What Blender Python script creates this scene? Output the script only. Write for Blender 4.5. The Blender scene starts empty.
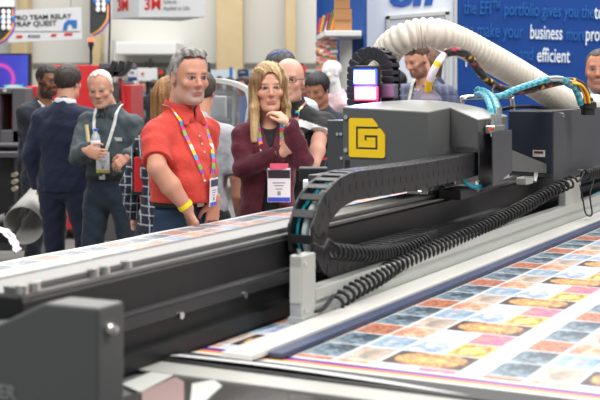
import bpy, bmesh, math, random
import numpy as np
from mathutils import Vector, Matrix
random.seed(7)
SC = bpy.context.scene
COL = SC.collection
# ------------------------------------------------------------------ camera
CAMZ, F, HZ = 1.68, 1250.0, 78.0
cd = bpy.data.cameras.new('camera'); cam = bpy.data.objects.new('camera', cd); COL.objects.link(cam)
cam.location = (0, 0, CAMZ); cam.rotation_euler = (math.pi/2, 0, 0)
cd.sensor_width = 36; cd.lens = F*36/600; cd.shift_y = -(200-HZ)/600
cd.clip_start = .1; cd.clip_end = 200
cd.dof.use_dof = True; cd.dof.focus_distance = 5.3; cd.dof.aperture_fstop = 5.0
SC.camera = cam
# ------------------------------------------------------------------ world, hall lamps, exposure
w = bpy.data.worlds.new('hall_air'); SC.world = w; w.use_nodes = True
w.node_tree.nodes['Background'].inputs[0].default_value = (.93, .96, 1, 1)
w.node_tree.nodes['Background'].inputs[1].default_value = .42
def area(name, loc, size, power, col=(1, .97, .93), target=None):
    l = bpy.data.lights.new(name, 'AREA'); l.shape = 'RECTANGLE'; l.size, l.size_y = size
    l.energy = power; l.color = col
    o = bpy.data.objects.new(name, l); COL.objects.link(o); o.location = loc
    if target is not None:
        o.rotation_euler = (Vector(target)-Vector(loc)).to_track_quat('-Z', 'Y').to_euler()
    return o
area('hall_lamp', (-2.5, 1.5, 6.5), (2.5, 2.5), 330, target=(-.3, 5.5, 1))
area('hall_lamp', (4.5, 3.0, 6.5), (2.5, 2.5), 400, target=(.6, 5, 1))
area('hall_lamp', (-2, 11, 7.5), (5, 4), 650)
area('hall_lamp', (4, 10, 7.5), (5, 3), 480)
area('hall_lamp', (0, 24, 9), (14, 8), 1900)
area('hall_lamp', (1, 36, 9), (24, 4), 1500, target=(1, 41, 2))
SC.view_settings.view_transform = 'Standard'; SC.view_settings.look = 'None'
SC.view_settings.exposure = 0.0; SC.view_settings.gamma = 1
# ------------------------------------------------------------------ helpers
TH = math.atan2(1250, 660)
U = Vector((math.cos(TH), math.sin(TH), 0)); V = Vector((-math.sin(TH), math.cos(TH), 0))
PM = Matrix.Rotation(TH, 4, 'Z')           # printer frame: s along the beam, t across it
IM = Matrix.Identity(4)
def ray(px, py): return Vector(((px-300)/F, 1, -(py-HZ)/F))
def at(px, py, Y): return Vector((0, 0, CAMZ)) + ray(px, py)*Y
def pl(px, py, s=None, t=None, z=None):
    """point of the printer frame seen in that direction, on a plane s, t or z"""
    r = ray(px, py); ds, dt = r.dot(U), r.dot(V)
    k = s/ds if s is not None else t/dt if t is not None else (z-CAMZ)/r.z
    return Vector((k*ds, k*dt, CAMZ+k*r.z))
def lin(c):
    c = c/255.0
    return c/12.92 if c <= .04045 else ((c+.055)/1.055)**2.4
def rgb(r, g, b): return (lin(r), lin(g), lin(b))
MATS = {}
def mat(name, c=(.5, .5, .5), rough=.5, metal=0., bump=0., bscale=60., emit=None, es=1., var=0., alpha=1., trans=0., attr=False, coat=0., sheen=0., bdist=.01):
    if name in MATS: return MATS[name]
    m = bpy.data.materials.new(name); m.use_nodes = True; nt = m.node_tree; b = nt.nodes['Principled BSDF']
    b.inputs['Base Color'].default_value = (*c, 1); b.inputs['Roughness'].default_value = rough
    b.inputs['Metallic'].default_value = metal
    if coat: b.inputs['Coat Weight'].default_value = coat
    if sheen: b.inputs['Sheen Weight'].default_value = sheen
    if trans: b.inputs['Transmission Weight'].default_value = trans
    if alpha < 1: b.inputs['Alpha'].default_value = alpha
    if emit:
        b.inputs['Emission Color'].default_value = (*emit, 1); b.inputs['Emission Strength'].default_value = es
    tc = nt.nodes.new('ShaderNodeTexCoord')
    src = None
    if attr:
        a = nt.nodes.new('ShaderNodeAttribute'); a.attribute_name = 'Col'; src = a.outputs['Color']
    if var or not (bump or attr):
        n = nt.nodes.new('ShaderNodeTexNoise'); n.inputs['Scale'].default_value = bscale*.35; n.inputs['Detail'].default_value = 3
        nt.links.new(tc.outputs['Object'], n.inputs['Vector'])
        mr = nt.nodes.new('ShaderNodeMapRange'); mr.inputs['To Min'].default_value = 1-max(var, .03); mr.inputs['To Max'].default_value = 1+max(var, .03)
        nt.links.new(n.outputs['Fac'], mr.inputs['Value'])
        mx = nt.nodes.new('ShaderNodeMix'); mx.data_type = 'RGBA'; mx.blend_type = 'MULTIPLY'; mx.inputs['Factor'].default_value = 1
        if src: nt.links.new(src, mx.inputs[6])
        else: mx.inputs[6].default_value = (*c, 1)
        nt.links.new(mr.outputs[0], mx.inputs[7]); src = mx.outputs[2]
    if src: nt.links.new(src, b.inputs['Base Color'])
    if bump:
        n = nt.nodes.new('ShaderNodeTexNoise'); n.inputs['Scale'].default_value = bscale; n.inputs['Detail'].default_value = 4
        nt.links.new(tc.outputs['Object'], n.inputs['Vector'])
        bp = nt.nodes.new('ShaderNodeBump'); bp.inputs['Strength'].default_value = bump; bp.inputs['Distance'].default_value = bdist
        nt.links.new(n.outputs['Fac'], bp.inputs['Height']); nt.links.new(bp.outputs[0], b.inputs['Normal'])
    MATS[name] = m; return m
def tag(o, label=None, cat=None, group=None, kind=None):
    if label: o['label'] = label
    if cat: o['category'] = cat
    if group: o['group'] = group
    if kind: o['kind'] = kind
    return o
RM = {}
def thing(name, label, cat, loc, rz=0., group=None, pr=False):
    """Empty at a thing's base; loc is in the printer frame when pr"""
    o = bpy.data.objects.new(name, None); COL.objects.link(o); o.empty_display_size = .1
    L = PM @ Vector(loc) if pr else Vector(loc)
    o.location = L; a = TH if pr else rz; o.rotation_euler = (0, 0, a)
    RM[o.name] = Matrix.Translation(L) @ Matrix.Rotation(a, 4, 'Z')
    return tag(o, label, cat, group)
class MB:
    def __init__(s, M=IM): s.v = []; s.f = []; s.c = None; s.M = M
    def add(s, v, f):
        n = len(s.v); s.v += [tuple(p) for p in v]; s.f += [tuple(i+n for i in q) for q in f]; return s
    def box(s, x0, x1, y0, y1, z0, z1, bev=0., R=None, c=None):
        bm = bmesh.new(); bmesh.ops.create_cube(bm, size=1)
        for v in bm.verts:
            v.co = Vector(((x0+x1)/2+v.co.x*(x1-x0), (y0+y1)/2+v.co.y*(y1-y0), (z0+z1)/2+v.co.z*(z1-z0)))
        if bev: bmesh.ops.bevel(bm, geom=bm.edges[:], offset=bev, segments=2, affect='EDGES', profile=.5)
        return s.bm(bm, R)
    def bm(s, bm, R=None):
        bm.verts.index_update()
        s.add([(R @ v.co if R else v.co.copy()) for v in bm.verts], [[v.index for v in f.verts] for f in bm.faces]); bm.free(); return s
    def prism(s, pts, axis, a0, a1, bev=0.):
        """pts: polygon in the two other axes, extruded along axis from a0 to a1"""
        bm = bmesh.new()
        def P(p, a): return {'x': (a, p[0], p[1]), 'y': (p[0], a, p[1]), 'z': (p[0], p[1], a)}[axis]
        A = [bm.verts.new(P(p, a0)) for p in pts]; B = [bm.verts.new(P(p, a1)) for p in pts]
        n = len(pts)
        bm.faces.new(A); bm.faces.new(B[::-1])
        for i in range(n): bm.faces.new((A[i], B[i], B[(i+1) % n], A[(i+1) % n]))
        bmesh.ops.recalc_face_normals(bm, faces=bm.faces[:])
        if bev: bmesh.ops.bevel(bm, geom=bm.edges[:], offset=bev, segments=2, affect='EDGES', profile=.5)
        return s.bm(bm)
    def cyl(s, p, q, r, r2=None, n=16, caps=True):
        p, q = Vector(p), Vector(q); d = (q-p).normalized(); a = d.orthogonal().normalized(); b = d.cross(a)
        r2 = r if r2 is None else r2; vs = []
        for c, rr in ((p, r), (q, r2)):
            vs += [c+(a*math.cos(2*math.pi*i/n)+b*math.sin(2*math.pi*i/n))*rr for i in range(n)]
        fs = [(i, (i+1) % n, n+(i+1) % n, n+i) for i in range(n)]
        if caps: fs += [tuple(range(n))[::-1], tuple(range(n, 2*n))]
        return s.add(vs, fs)
    def tube(s, pts, r, n=10, caps=True):
        """r: a number or one per point"""
        P = [Vector(p) for p in pts]; m = len(P); rs = [r]*m if not hasattr(r, '__len__') else r
        T = [(P[min(i+1, m-1)]-P[max(i-1, 0)]).normalized() for i in range(m)]
        a = T[0].orthogonal().normalized(); vs = []
        for i in range(m):
            a = (a-T[i]*a.dot(T[i])).normalized(); b = T[i].cross(a)
            vs += [P[i]+(a*math.cos(2*math.pi*k/n)+b*math.sin(2*math.pi*k/n))*rs[i] for k in range(n)]
        fs = [(i*n+k, i*n+(k+1) % n, (i+1)*n+(k+1) % n, (i+1)*n+k) for i in range(m-1) for k in range(n)]
        if caps: fs += [tuple(range(n))[::-1], tuple(range((m-1)*n, m*n))]
        return s.add(vs, fs)
    def ribbon(s, pts, wdir, wd, th):
        """flat strap: wdir per point (or one), width wd, thickness th"""
        P = [Vector(p) for p in pts]; m = len(P); vs = []
        for i in range(m):
            T = (P[min(i+1, m-1)]-P[max(i-1, 0)]).normalized()
            W = Vector(wdir[i] if isinstance(wdir, list) else wdir); W = (W-T*W.dot(T)).normalized(); N = T.cross(W)
            vs += [P[i]+W*wd/2+N*th/2, P[i]-W*wd/2+N*th/2, P[i]-W*wd/2-N*th/2, P[i]+W*wd/2-N*th/2]
        fs = [(i*4+k, i*4+(k+1) % 4, (i+1)*4+(k+1) % 4, (i+1)*4+k) for i in range(m-1) for k in range(4)]
        fs += [(3, 2, 1, 0), (m*4-4, m*4-3, m*4-2, m*4-1)]
        return s.add(vs, fs)
    def ball(s, c, r, n=16, R=None):
        bm = bmesh.new(); bmesh.ops.create_uvsphere(bm, u_segments=n, v_segments=max(6, n*2//3), radius=1)
        rr = r if hasattr(r, '__len__') else (r, r, r)
        for v in bm.verts:
            q = Vector((v.co.x*rr[0], v.co.y*rr[1], v.co.z*rr[2])); v.co = (R @ q if R else q)+Vector(c)
        return s.bm(bm)
    def lathe(s, prof, c=(0, 0, 0), n=24):
        vs = [Vector(c)+Vector((r*math.cos(2*math.pi*k/n), r*math.sin(2*math.pi*k/n), z)) for r, z in prof for k in range(n)]
        m = len(prof)
        return s.add(vs, [(i*n+k, i*n+(k+1) % n, (i+1)*n+(k+1) % n, (i+1)*n+k) for i in range(m-1) for k in range(n)])
    def build(s, name, m, parent=None, smooth=False, col=None, tagv=None, kind=None, mats=None, fm=None):
        vs = [s.M @ Vector(v) for v in s.v]
        if parent is None:
            A = np.array([tuple(v) for v in vs]); c = (A.min(0)+A.max(0))/2; base = Vector((c[0], c[1], A[:, 2].min()))
            rot = TH if s.M is PM else 0.
            Mi = (Matrix.Translation(base) @ Matrix.Rotation(rot, 4, 'Z'))
        else:
            p = parent
            while p.parent: p = p.parent
            Mi = RM[p.name]
        inv = Mi.inverted(); vs = [inv @ v for v in vs]
        me = bpy.data.meshes.new(name); me.from_pydata(vs, [], s.f); me.update()
        if parent is None and True:
            o = bpy.data.objects.new(name, me); COL.objects.link(o); o.location = Mi.translation; o.rotation_euler = (0, 0, TH if s.M is PM else 0)
            RM[o.name] = Mi
        else:
            o = bpy.data.objects.new(name, me); COL.objects.link(o); o.parent = parent
        for q in (mats or [m]): me.materials.append(q)
        if fm: me.polygons.foreach_set('material_index', fm)
        if smooth is not False:
            me.polygons.foreach_set('use_smooth', [True]*len(me.polygons))
            if smooth != 'all': me.set_sharp_from_angle(angle=math.radians(smooth if smooth is not True else 35))
        if col is not None:
            a = me.color_attributes.new('Col', 'FLOAT_COLOR', 'POINT')
            cc = np.ones((len(vs), 4), np.float32); cc[:, :3] = col; a.data.foreach_set('color', cc.ravel())
        if tagv: tag(o, *tagv)
        if kind: o['kind'] = kind
        return o
def text_mb(txt, M, size, ext=.002, off=0., M0=IM, alignx='LEFT', sx=1.):
    """lettering as a mesh, laid by matrix M (x right, y up, z towards the reader)"""
    cu = bpy.data.curves.new('t', 'FONT'); cu.body = txt; cu.size = size; cu.extrude = ext; cu.offset = off; cu.align_x = alignx
    cu.resolution_u = 3
    o = bpy.data.objects.new('t', cu); COL.objects.link(o)
    me = bpy.data.meshes.new_from_object(o.evaluated_get(bpy.context.evaluated_depsgraph_get()))
    mb = MB(M0); S = Matrix.Diagonal((sx, 1, 1, 1))
    mb.add([M @ (S @ v.co) for v in me.vertices], [tuple(p.vertices) for p in me.polygons])
    bpy.data.objects.remove(o); bpy.data.curves.remove(cu); bpy.data.meshes.remove(me)
    return mb
def basis(o, x, y, z):
    return Matrix(((x[0], y[0], z[0], o[0]), (x[1], y[1], z[1], o[1]), (x[2], y[2], z[2], o[2]), (0, 0, 0, 1)))
def catmull(P, n=8):
    P = [Vector(p) for p in P]; Q = [P[0]*2-P[1]]+P+[P[-1]*2-P[-2]]; out = []
    for i in range(1, len(Q)-2):
        for k in range(n):
            t = k/n; a, b, c, d = Q[i-1:i+3]
            out.append(.5*((2*b)+(c-a)*t+(2*a-5*b+4*c-d)*t*t+(3*b-a-3*c+d)*t**3))
    return out+[P[-1]]
def vnoise(x, y, seed=0):
    """smooth value noise on arrays"""
    xi, yi = np.floor(x), np.floor(y); fx, fy = x-xi, y-yi; fx = fx*fx*(3-2*fx); fy = fy*fy*(3-2*fy)
    def h(a, b): q = np.sin(a*127.1+b*311.7+seed*74.7)*43758.5453; return q-np.floor(q)
    return (h(xi, yi)*(1-fx)+h(xi+1, yi)*fx)*(1-fy)+(h(xi, yi+1)*(1-fx)+h(xi+1, yi+1)*fx)*fy
def fbm(x, y, seed=0): return .5*vnoise(x, y, seed)+.3*vnoise(2.1*x, 2.1*y, seed+1)+.2*vnoise(4.3*x, 4.3*y, seed+2)
# ------------------------------------------------------------------ materials
M_white = mat('white_paint', (.78, .78, .76), .45)
M_lgrey = mat('light_grey_enamel', rgb(196, 198, 193), .35, var=.03)
M_alu = mat('brushed_aluminium', (.40, .40, .39), .34, .85, bump=.05, bscale=200)
M_aluw = mat('pale_anodised_aluminium', rgb(186, 189, 184), .4, .25)
M_char = mat('charcoal_powder_coat', rgb(84, 86, 86), .42, bump=.06, bscale=500)
M_chart = mat('charcoal_cover_top', rgb(120, 121, 117), .3, bump=.05, bscale=400)
M_dark = mat('dark_grey_plate', rgb(64, 66, 70), .4, bump=.06, bscale=400)
M_blk = mat('black_anodised', rgb(21, 21, 23), .48, bump=.03, bscale=300)
M_blk2 = mat('black_plastic', rgb(33, 33, 36), .5)
M_rub = mat('black_rubber', rgb(26, 26, 28), .5)
M_yel = mat('logo_yellow', rgb(245, 205, 10), .5)
M_steel = mat('bright_steel', (.7, .7, .68), .22, 1.)
M_teal = mat('teal_tubing', rgb(0, 165, 190), .3, trans=.25)
M_navy = mat('navy_shade', rgb(54, 66, 98), .45)
# ================================================================== THE HALL
fl = MB().box(-30, 30, -2, 46, -.1, 0).build('floor', mat('grey_carpet', rgb(112, 112, 108), .9, bump=.3, bscale=40, var=.1), kind='structure')
WY = 42.
M_wall = mat('hall_wall_panel', rgb(212, 212, 208), .8, bump=.05, bscale=3)
MB().box(-30, 30, WY, WY+.4, 0, 12).build('wall_back', M_wall, kind='structure')
M_col = mat('beige_stone', rgb(196, 176, 138), .85, bump=.2, bscale=8, var=.12)
zl = at(0, 64, WY).z
MB().box(-30, 30, WY-.08, WY, zl-.12, zl+.03).box(-30, 30, WY-.04, WY, zl-1.2, zl-1.14).build('trim_1', mat('dark_joint', rgb(120, 120, 116), .8), kind='structure')
k = 0
for x0, x1, lab in ((216, 243, 'wide beige stone column behind the blonde woman'), (285, 296, 'narrow beige stone column above the bald man'), (91, 100, 'beige stone column beside the pink sign lamp'), (10, 27, 'beige stone column behind the leftmost hanging sign')):
    k += 1
    MB().box(at(x0, 0, WY-1).x, at(x1, 0, WY-1).x, WY-1, WY-.1, 0, 12, .05).build('column', M_col, tagv=(lab, 'column', 'hall columns'))
a, b = at(118, 43, WY-1.5), at(179, 55, WY-1.5)
MB().box(a.x, b.x, WY-2.4, WY-.002, b.z, a.z, .03).build('duct', M_white, tagv=('long white boxed duct on the back wall under the hanging cube sign', 'duct'))
# ------------------------------------------------------------------ hanging signs
def sign_box(name, p0, p1, Y, depth, m, lab, cat, rz=0.):
    a, b = at(p0[0], p0[1], Y), at(p1[0], p1[1], Y)
    t = thing(name, lab, cat, ((a.x+b.x)/2, Y, min(a.z, b.z)), rz)
    MB().box(a.x, b.x, Y, Y+depth, b.z, a.z, .005).build('panel', m, t)
    return t
def txt_at(t, s, px, py, Y, hpx, m, sx=1., off=0., name='lettering', tilt=0., font_k=1.42):
    """py: baseline; hpx: capital height in pixels"""
    p = at(px, py, Y); sz = hpx*Y/F*font_k
    M = basis((p.x, Y-.01, p.z), (math.cos(tilt), 0, math.sin(tilt)), (-math.sin(tilt), 0, math.cos(tilt)), (0, -1, 0))
    return text_mb(s, M, sz, .004, off, sx=sx).build(name, m, t)
M_sign = mat('sign_white', rgb(236, 238, 240), .6)
M_ink = mat('sign_black', rgb(45, 45, 48), .6); M_red = mat('sign_red', rgb(225, 45, 35), .5)
M_blue = mat('sign_blue', rgb(40, 120, 200), .5); M_inkg = mat('sign_grey', rgb(150, 150, 152), .6)
sb = thing('banner', 'white rectangular banner reading PRO TEAM RELAY WRAP QUEST', 'banner', at(47, 42, 18))
p = [at(8, 10.5, 18), at(81, 7, 18), at(82, 39, 18), at(8, 42.5, 18)]
MB().prism([(q.x, q.z) for q in p], 'y', 18, 18.04).build('panel', M_sign, sb)
tl = math.atan2(2.5, 70)
txt_at(sb, 'PRO TEAM RELAY', 13.6, 20.3, 18, 4.7, M_ink, off=.0015, tilt=tl, sx=1.1)
txt_at(sb, 'WRAP QUEST', 9.5, 27, 18, 4.9, M_ink, off=.0015, tilt=tl, sx=1.1)
MB().box(at(12, 0, 18).x, at(80, 0, 18).x, 17.985, 18, at(0, 31.6, 18).z, at(0, 31, 18).z).build('rule', M_inkg, sb)
a, b = at(63, 20, 18), at(77, 30, 18)
MB().prism([(a.x, b.z), (a.x+.02, a.z-.05), (a.x+.07, a.z), (b.x, a.z), (b.x, b.z+.03), (a.x+.14, b.z+.03), (a.x+.13, b.z+.08), (a.x+.08, b.z+.09), (a.x+.06, b.z)], 'y', 17.98, 18).build('emblem', M_blue, sb)
for x0, x1, yy, m in ((16, 22, 37, M_red), (28, 30, 36.5, mat('sign_navy', rgb(40, 50, 120), .5)), (31, 40, 36.5, M_inkg), (51, 56, 35.5, M_red), (64, 72, 34.5, M_red)):
    a, b = at(x0, yy-1.6, 18), at(x1, yy+1, 18)
    MB().prism([(a.x, b.z), (a.x+.012, a.z), (b.x+.012, a.z), (b.x, b.z)], 'y', 17.985, 18).build('sponsor_mark', m, sb)
for q in p[:2]: MB().tube([(q.x+.15 if q is p[0] else q.x-.15, 18.02, q.z), (q.x+.15 if q is p[0] else q.x-.15, 18.02, 11)], .008, 6).build('hanging_wire', M_inkg, sb)
# cube sign with 3M
cube = thing('hanging_sign', 'white hanging cube sign with red 3M on its faces', 'sign', at(158, 19, 20))
a, c, b = at(112, 19, 19.8), at(139, 17.5, 19.3), at(205, 17, 19.15)
zt = a.z+2.2
pts = [(a.x, a.y), (c.x, c.y), (b.x, b.y), (a.x+b.x-c.x, a.y+b.y-c.y+.9)]
MB().prism(pts, 'z', c.z, zt, .01).build('panel', M_sign, cube)
def wall_text(t, s, A, B, x_frac, zbase, size, m, off=0., sx=1., name='lettering'):
    A, B = Vector(A), Vector(B); d = (B-A).normalized(); n = Vector((d.y, -d.x)); L = (B-A).length
    o = A+d*L*x_frac+n*.012
    return text_mb(s, basis((o.x, o.y, zbase), (d.x, d.y, 0), (0, 0, 1), (n.x, n.y, 0)), size, .004, off, sx=sx).build(name, m, t)
wall_text(cube, '3M', pts[0], pts[1], .22, at(0, 10.5, 19.6).z, .25, M_red, .006, .9)
wall_text(cube, '3M', pts[1], pts[2], .08, at(0, 9.6, 19.3).z, .25, M_red, .006, .85)
wall_text(cube, 'Science.', pts[1], pts[2], .37, at(0, 3.3, 19.2).z, .092, M_inkg, 0, .75)
wall_text(cube, 'Applied to Life.', pts[1], pts[2], .37, at(0, 10, 19.2).z, .092, M_inkg, 0, .75)
# two teardrop banners with white blots and rainbow edge
def drop_banner(x0, x1, y0, y1, Y, lab, topwhite):
    t = thing('drop_banner', lab, 'banner', at((x0+x1)/2, y1, Y), 0, 'black drop banners with rainbow edges')
    w = x1-x0
    def poly(ins, yy):
        P = [(x0, y0), (x1, y0)]
        for k in range(9):
            a = k/8; P.append((x1-w*.9*a**1.5*1.0, yy-(w*1.05)*(1-a)**1.3))
        P.append((x0, yy))
        return [(at(q[0]-ins, q[1], Y).x, at(q[0], q[1]-ins, Y).z) for q in P]
    for i, (nm, m) in enumerate((('cyan_edge', M_blue), ('pink_edge', mat('sign_pink', rgb(235, 90, 170), .5)), ('yellow_edge', mat('sign_yellow', rgb(250, 215, 30), .5)), ('cloth', mat('banner_black', rgb(50, 52, 54), .7)))):
        MB().prism(poly(i*.9, y1), 'y', Y-.01*i, Y+.01).build(nm, m, t)
    if topwhite:
        a, b = at(x0, y0, Y), at(x1, y0+7, Y); MB().box(a.x, b.x, Y-.06, Y, b.z, a.z).build('header', M_sign, t)
    yy0 = y0+(9 if topwhite else 1)
    for cx in (x0+w*.33, x0+w*.66):
        for j in range(4):
            p = at(cx, yy0+3+j*5.2, Y); r = 2.3*Y/F
            MB().ball((p.x, Y-.045, p.z), (r, .01, r*1.25), 12).build('white_blot', M_sign, t)
    for cx in (x0+w*.12, x0+w*.9):
        p = at(cx, yy0+10, Y); MB().ball((p.x, Y-.035, p.z), (1.7*Y/F, .01, 3*Y/F), 12).build('blue_dot', M_blue, t)
drop_banner(-1, 15, 0, 44, 15, 'black drop banner at the left edge, white header, overlapping the white banner', True)
drop_banner(93, 110, -10, 36, 15, 'black drop banner hanging left of the cube sign', False)
# cable and pole near the cube sign
tag(MB().tube([at(109, -30, 15), at(110, 20, 15), at(108.5, 75, 15)], .012, 8).build('hanging_cable', M_rub), 'thin black cable hanging beside the cube sign', 'cable')
tag(MB().tube([at(114, 40, 14.5), (at(117, 84, 14.5).x, 14.5, 0)], .02, 8).build('pole', M_aluw), 'slim pale metal pole before the dark curved loading arms', 'pole')
# signal lamp far behind
sl = thing('beacon_lamp', 'red signal lamp on a black stem above the red printer', 'lamp', at(91, 64, 13))
MB().tube([at(91, 64, 13), at(91, 47, 13)], .014, 8).build('stem', M_rub, sl)
a = at(91, 46.5, 13); MB().cyl(a, a+Vector((0, 0, .05)), .03).cyl(a-Vector((0, 0, .03)), a, .02).build('base', M_rub, sl)
MB().cyl(a+Vector((0, 0, .05)), a+Vector((0, 0, .085)), .03).build('lens', mat('red_lamp', (1, .1, .05), .4, emit=(1, .12, .06), es=2.5), sl)
# ------------------------------------------------------------------ purple screen, left
ps = thing('booth_screen', 'large violet and blue backlit graphic panel at the left edge', 'screen', at(12, 90, 16))
a, b = at(-6, 55, 16), at(28, 92, 16)
nx, nz = 60, 60; X, Z = np.meshgrid(np.linspace(0, 1, nx), np.linspace(0, 1, nz))
mb = MB(); mb.add([(a.x+(b.x-a.x)*x, 16, b.z+(a.z-b.z)*z) for x, z in zip(X.ravel(), Z.ravel())], [(j*nx+i, j*nx+i+1, (j+1)*nx+i+1, (j+1)*nx+i) for j in range(nz-1) for i in range(nx-1)])
c = np.zeros((nx*nz, 3)); xx, zz = X.ravel(), Z.ravel()
c[:] = rgb(70, 45, 190); c = c*(1-xx[:, None]*.4)+np.array(rgb(60, 120, 235))*xx[:, None]*.4
r = np.hypot(xx-.15, (zz-.35)*1.1); m = np.exp(-((r-.42)/.05)**2)[:, None]; c = c*(1-m)+np.array(rgb(240, 80, 190))*m
m = ((xx > .3) & (xx < .85) & (zz < .2))[:, None]; c = np.where(m, np.array(rgb(80, 200, 215)), c)
m = (np.hypot((xx-.57)/.25, (zz-.1)/.1) < 1)[:, None]; c = np.where(m, np.array(rgb(200, 235, 240)), c)
MS = mat('screen_print', attr=True, rough=.5)
mb.build('graphic', MS, ps, col=c)
MB().box(a.x-.03, b.x+.03, 16.01, 16.1, 0, a.z+.02).build('frame', M_blk2, ps)
# ------------------------------------------------------------------ left grey machine, D 11
lm = thing('grey_printer', 'dark grey printing machine with red side panel and black opening at left edge', 'printer', (at(10, 200, 11).x, 11, 0))
def bx(p0, p1, Y0, Y1, z0=None, bev=.01):
    a, b = at(p0[0], p0[1], Y0), at(p1[0], p1[1], Y0)
    return (a.x, b.x, Y0, Y1, b.z if z0 is None else z0, a.z, bev)
Mg = mat('machine_grey', rgb(92, 90, 94), .45); Mr = mat('machine_red', rgb(205, 40, 45), .4)
mb = MB()
for q in (((-8, 88), (0, 190)), ((12, 88), (26, 160)), ((0, 88), (12, 94)), ((0, 130), (26, 146))): mb.box(*bx(*q, 10.6, 11.6))
mb.box(*bx((-8, 146), (26, 200), 10.7, 11.5, z0=0.2)); mb.build('body', Mg, lm)
MB().box(*bx((0, 94), (12, 130), 11.3, 11.6)).build('opening', M_rub, lm)
MB().box(*bx((8, 94), (12.5, 128), 11.0, 11.25)).build('inner_panel', Mr, lm)
MB().box(*bx((26, 86), (37, 170), 10.9, 11.6)).build('side_panel', Mr, lm)
MB().box(*bx((-8, 144), (18, 147.5), 10.3, 10.6)).box(*bx((-8, 152), (20, 158), 10.2, 10.5)).build('shelf', Mg, lm)
MB().box(*bx((-8, 158), (14, 190), 10.45, 10.7, z0=.3)).build('roll_bay', M_rub, lm)
for yy in (175, 182, 189):
    p = at(13.5, yy, 10.4); MB().cyl((p.x, 10.4, p.z), (p.x, 10.5, p.z), .02).build('socket', mat('beige_plastic', rgb(170, 160, 140), .5), lm)
for sx in (-.35, .25): MB().box(lm.location.x+sx-.05, lm.location.x+sx+.05, 10.8, 11.4, 0, .35).build('leg', Mg, lm)
# logo badge
MB().box(*bx((3, 89), (6, 92), 10.58, 10.6, bev=0)).build('badge', M_lgrey, lm)
# red machine farther
rm = thing('red_printer', 'long red printing machine with grey end and curved black loading arms', 'printer', (at(75, 0, 13).x, 13, 0))
MB().box(*bx((40, 65), (99, 160), 13, 14, z0=.1)).build('body', Mr, rm)
MB().box(*bx((99, 63), (124, 69), 13, 14)).box(*bx((98, 82), (120, 150), 12.9, 14, z0=0)).build('end_unit', mat('machine_grey_dark', rgb(84, 82, 84), .5), rm)
MB().box(*bx((120.5, 85), (131, 160), 12.8, 13.8, z0=.1)).build('end_panel', Mr, rm)
for i in range(3):
    x = 105+i*7.5
    P = catmull([at(x+10, 61, 12.7), at(x+8, 68, 12.7), at(x+2, 74, 12.7), at(x-6, 74, 12.7)], 6)
    MB().ribbon(P, (0, 1, 0), .12, .05).build('loading_arm', M_rub, rm)
MB().tube(catmull([at(120, 78, 12.75), at(122.5, 90, 12.75), at(124, 104, 12.75)], 5), .02).build('handle', Mr, rm)
# curled grey sheet roll near machine
cr = MB()
p0 = at(8, 236, 8.6); P = []
for k in range(30):
    a = k/29*math.pi*1.93; r = .085+.012*k/29
    P.append((r*math.cos(a+2.4), r*math.sin(a+2.4)))
n = len(P); ang = math.radians(38); dx, dy = math.cos(ang), math.sin(ang)
pa, pb = at(23, 225, 8.9), at(42, 191, 9.5)
ax = (pb-pa); s1 = Vector((ax.y, -ax.x, 0)).normalized(); s2 = ax.normalized().cross(s1)
vs = []
for fr in np.linspace(0, 1, 8):
    for (u_, v_) in P: vs.append(pa+ax*fr+s1*u_*(1.6-.7*fr)+s2*v_*(1.6-.7*fr))
mb = MB(); mb.add(vs, [(i*n+k, i*n+k+1, (i+1)*n+k+1, (i+1)*n+k) for i in range(7) for k in range(n-1)])
o = mb.build('curled_sheet', mat('grey_vinyl', rgb(168, 166, 162), .5), smooth=60, tagv=('loosely curled grey vinyl sheet hanging below the grey printing machine', 'vinyl sheet'))
md = o.modifiers.new('th', 'SOLIDIFY'); md.thickness = .006
fr = thing('roll_holder', 'black and steel roll holder shaft beside the curled grey sheet', 'roll holder', (at(8, 0, 10).x, 10, 0))
MB().tube([at(-4, 220, 10), at(12, 214, 10), at(45, 187, 10.7)], .03).build('shaft', M_alu, fr)
a = at(11, 215, 9.95); MB().cyl(a, a+(at(17, 210, 10.1)-a), .055).build('chuck', M_rub, fr)
MB().box(a.x-.25, a.x-.17, 9.9, 10.1, 0, a.z, .01).box(a.x-.35, a.x-.07, 9.8, 10.2, 0, .06, .01).build('stand', M_blk2, fr)
# ------------------------------------------------------------------ white printer behind red polo man
wm = thing('white_printer', 'white flatbed printer with clear hood between the red polo man and blonde woman', 'printer', (at(228, 0, 9).x, 9, 0))
mb = MB(); mb.box(*bx((196, 148), (262, 200), 8.6, 9.8, z0=.05, bev=.03)).box(*bx((192, 136), (250, 149), 8.5, 9.8, bev=.02))
mb.build('cabinet', M_white, wm)
MB().box(*bx((196, 184), (240, 188), 8.45, 8.6)).build('tray', M_lgrey, wm)
P = catmull([at(197, 80, 8.7), at(222, 81, 8.7), at(241, 86, 8.7), at(250, 96, 8.7), at(252, 135, 8.7)], 8)
MB().ribbon(P, (0, 1, 0), .5, .03).build('hood_rim', M_lgrey, wm)
P2 = [(p.x, p.z) for p in P]+[(at(197, 0, 8.7).x, at(0, 135, 8.7).z)]
MB().prism(P2, 'y', 8.5, 8.51).build('hood_window', mat('smoked_clear', rgb(150, 155, 160), .05, alpha=.35), wm)
MB().box(*bx((232, 90), (235, 136), 8.75, 8.8)).box(*bx((197, 90), (235, 92.5), 8.75, 8.8)).build('inner_frame', M_white, wm)
MB().box(*bx((199, 96), (226, 120), 9.1, 9.2)).build('paper', M_sign, wm)
mb = MB(); mb.box(*bx((218, 96), (236, 134), 9.25, 9.4, bev=.05)); mb.box(*bx((206, 118), (232, 136), 9.0, 9.2, bev=.05)); mb.build('print_head', M_rub, wm)
MB().box(*bx((221, 131), (250, 136), 8.46, 8.52)).build('label_strip', M_blue, wm)
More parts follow.
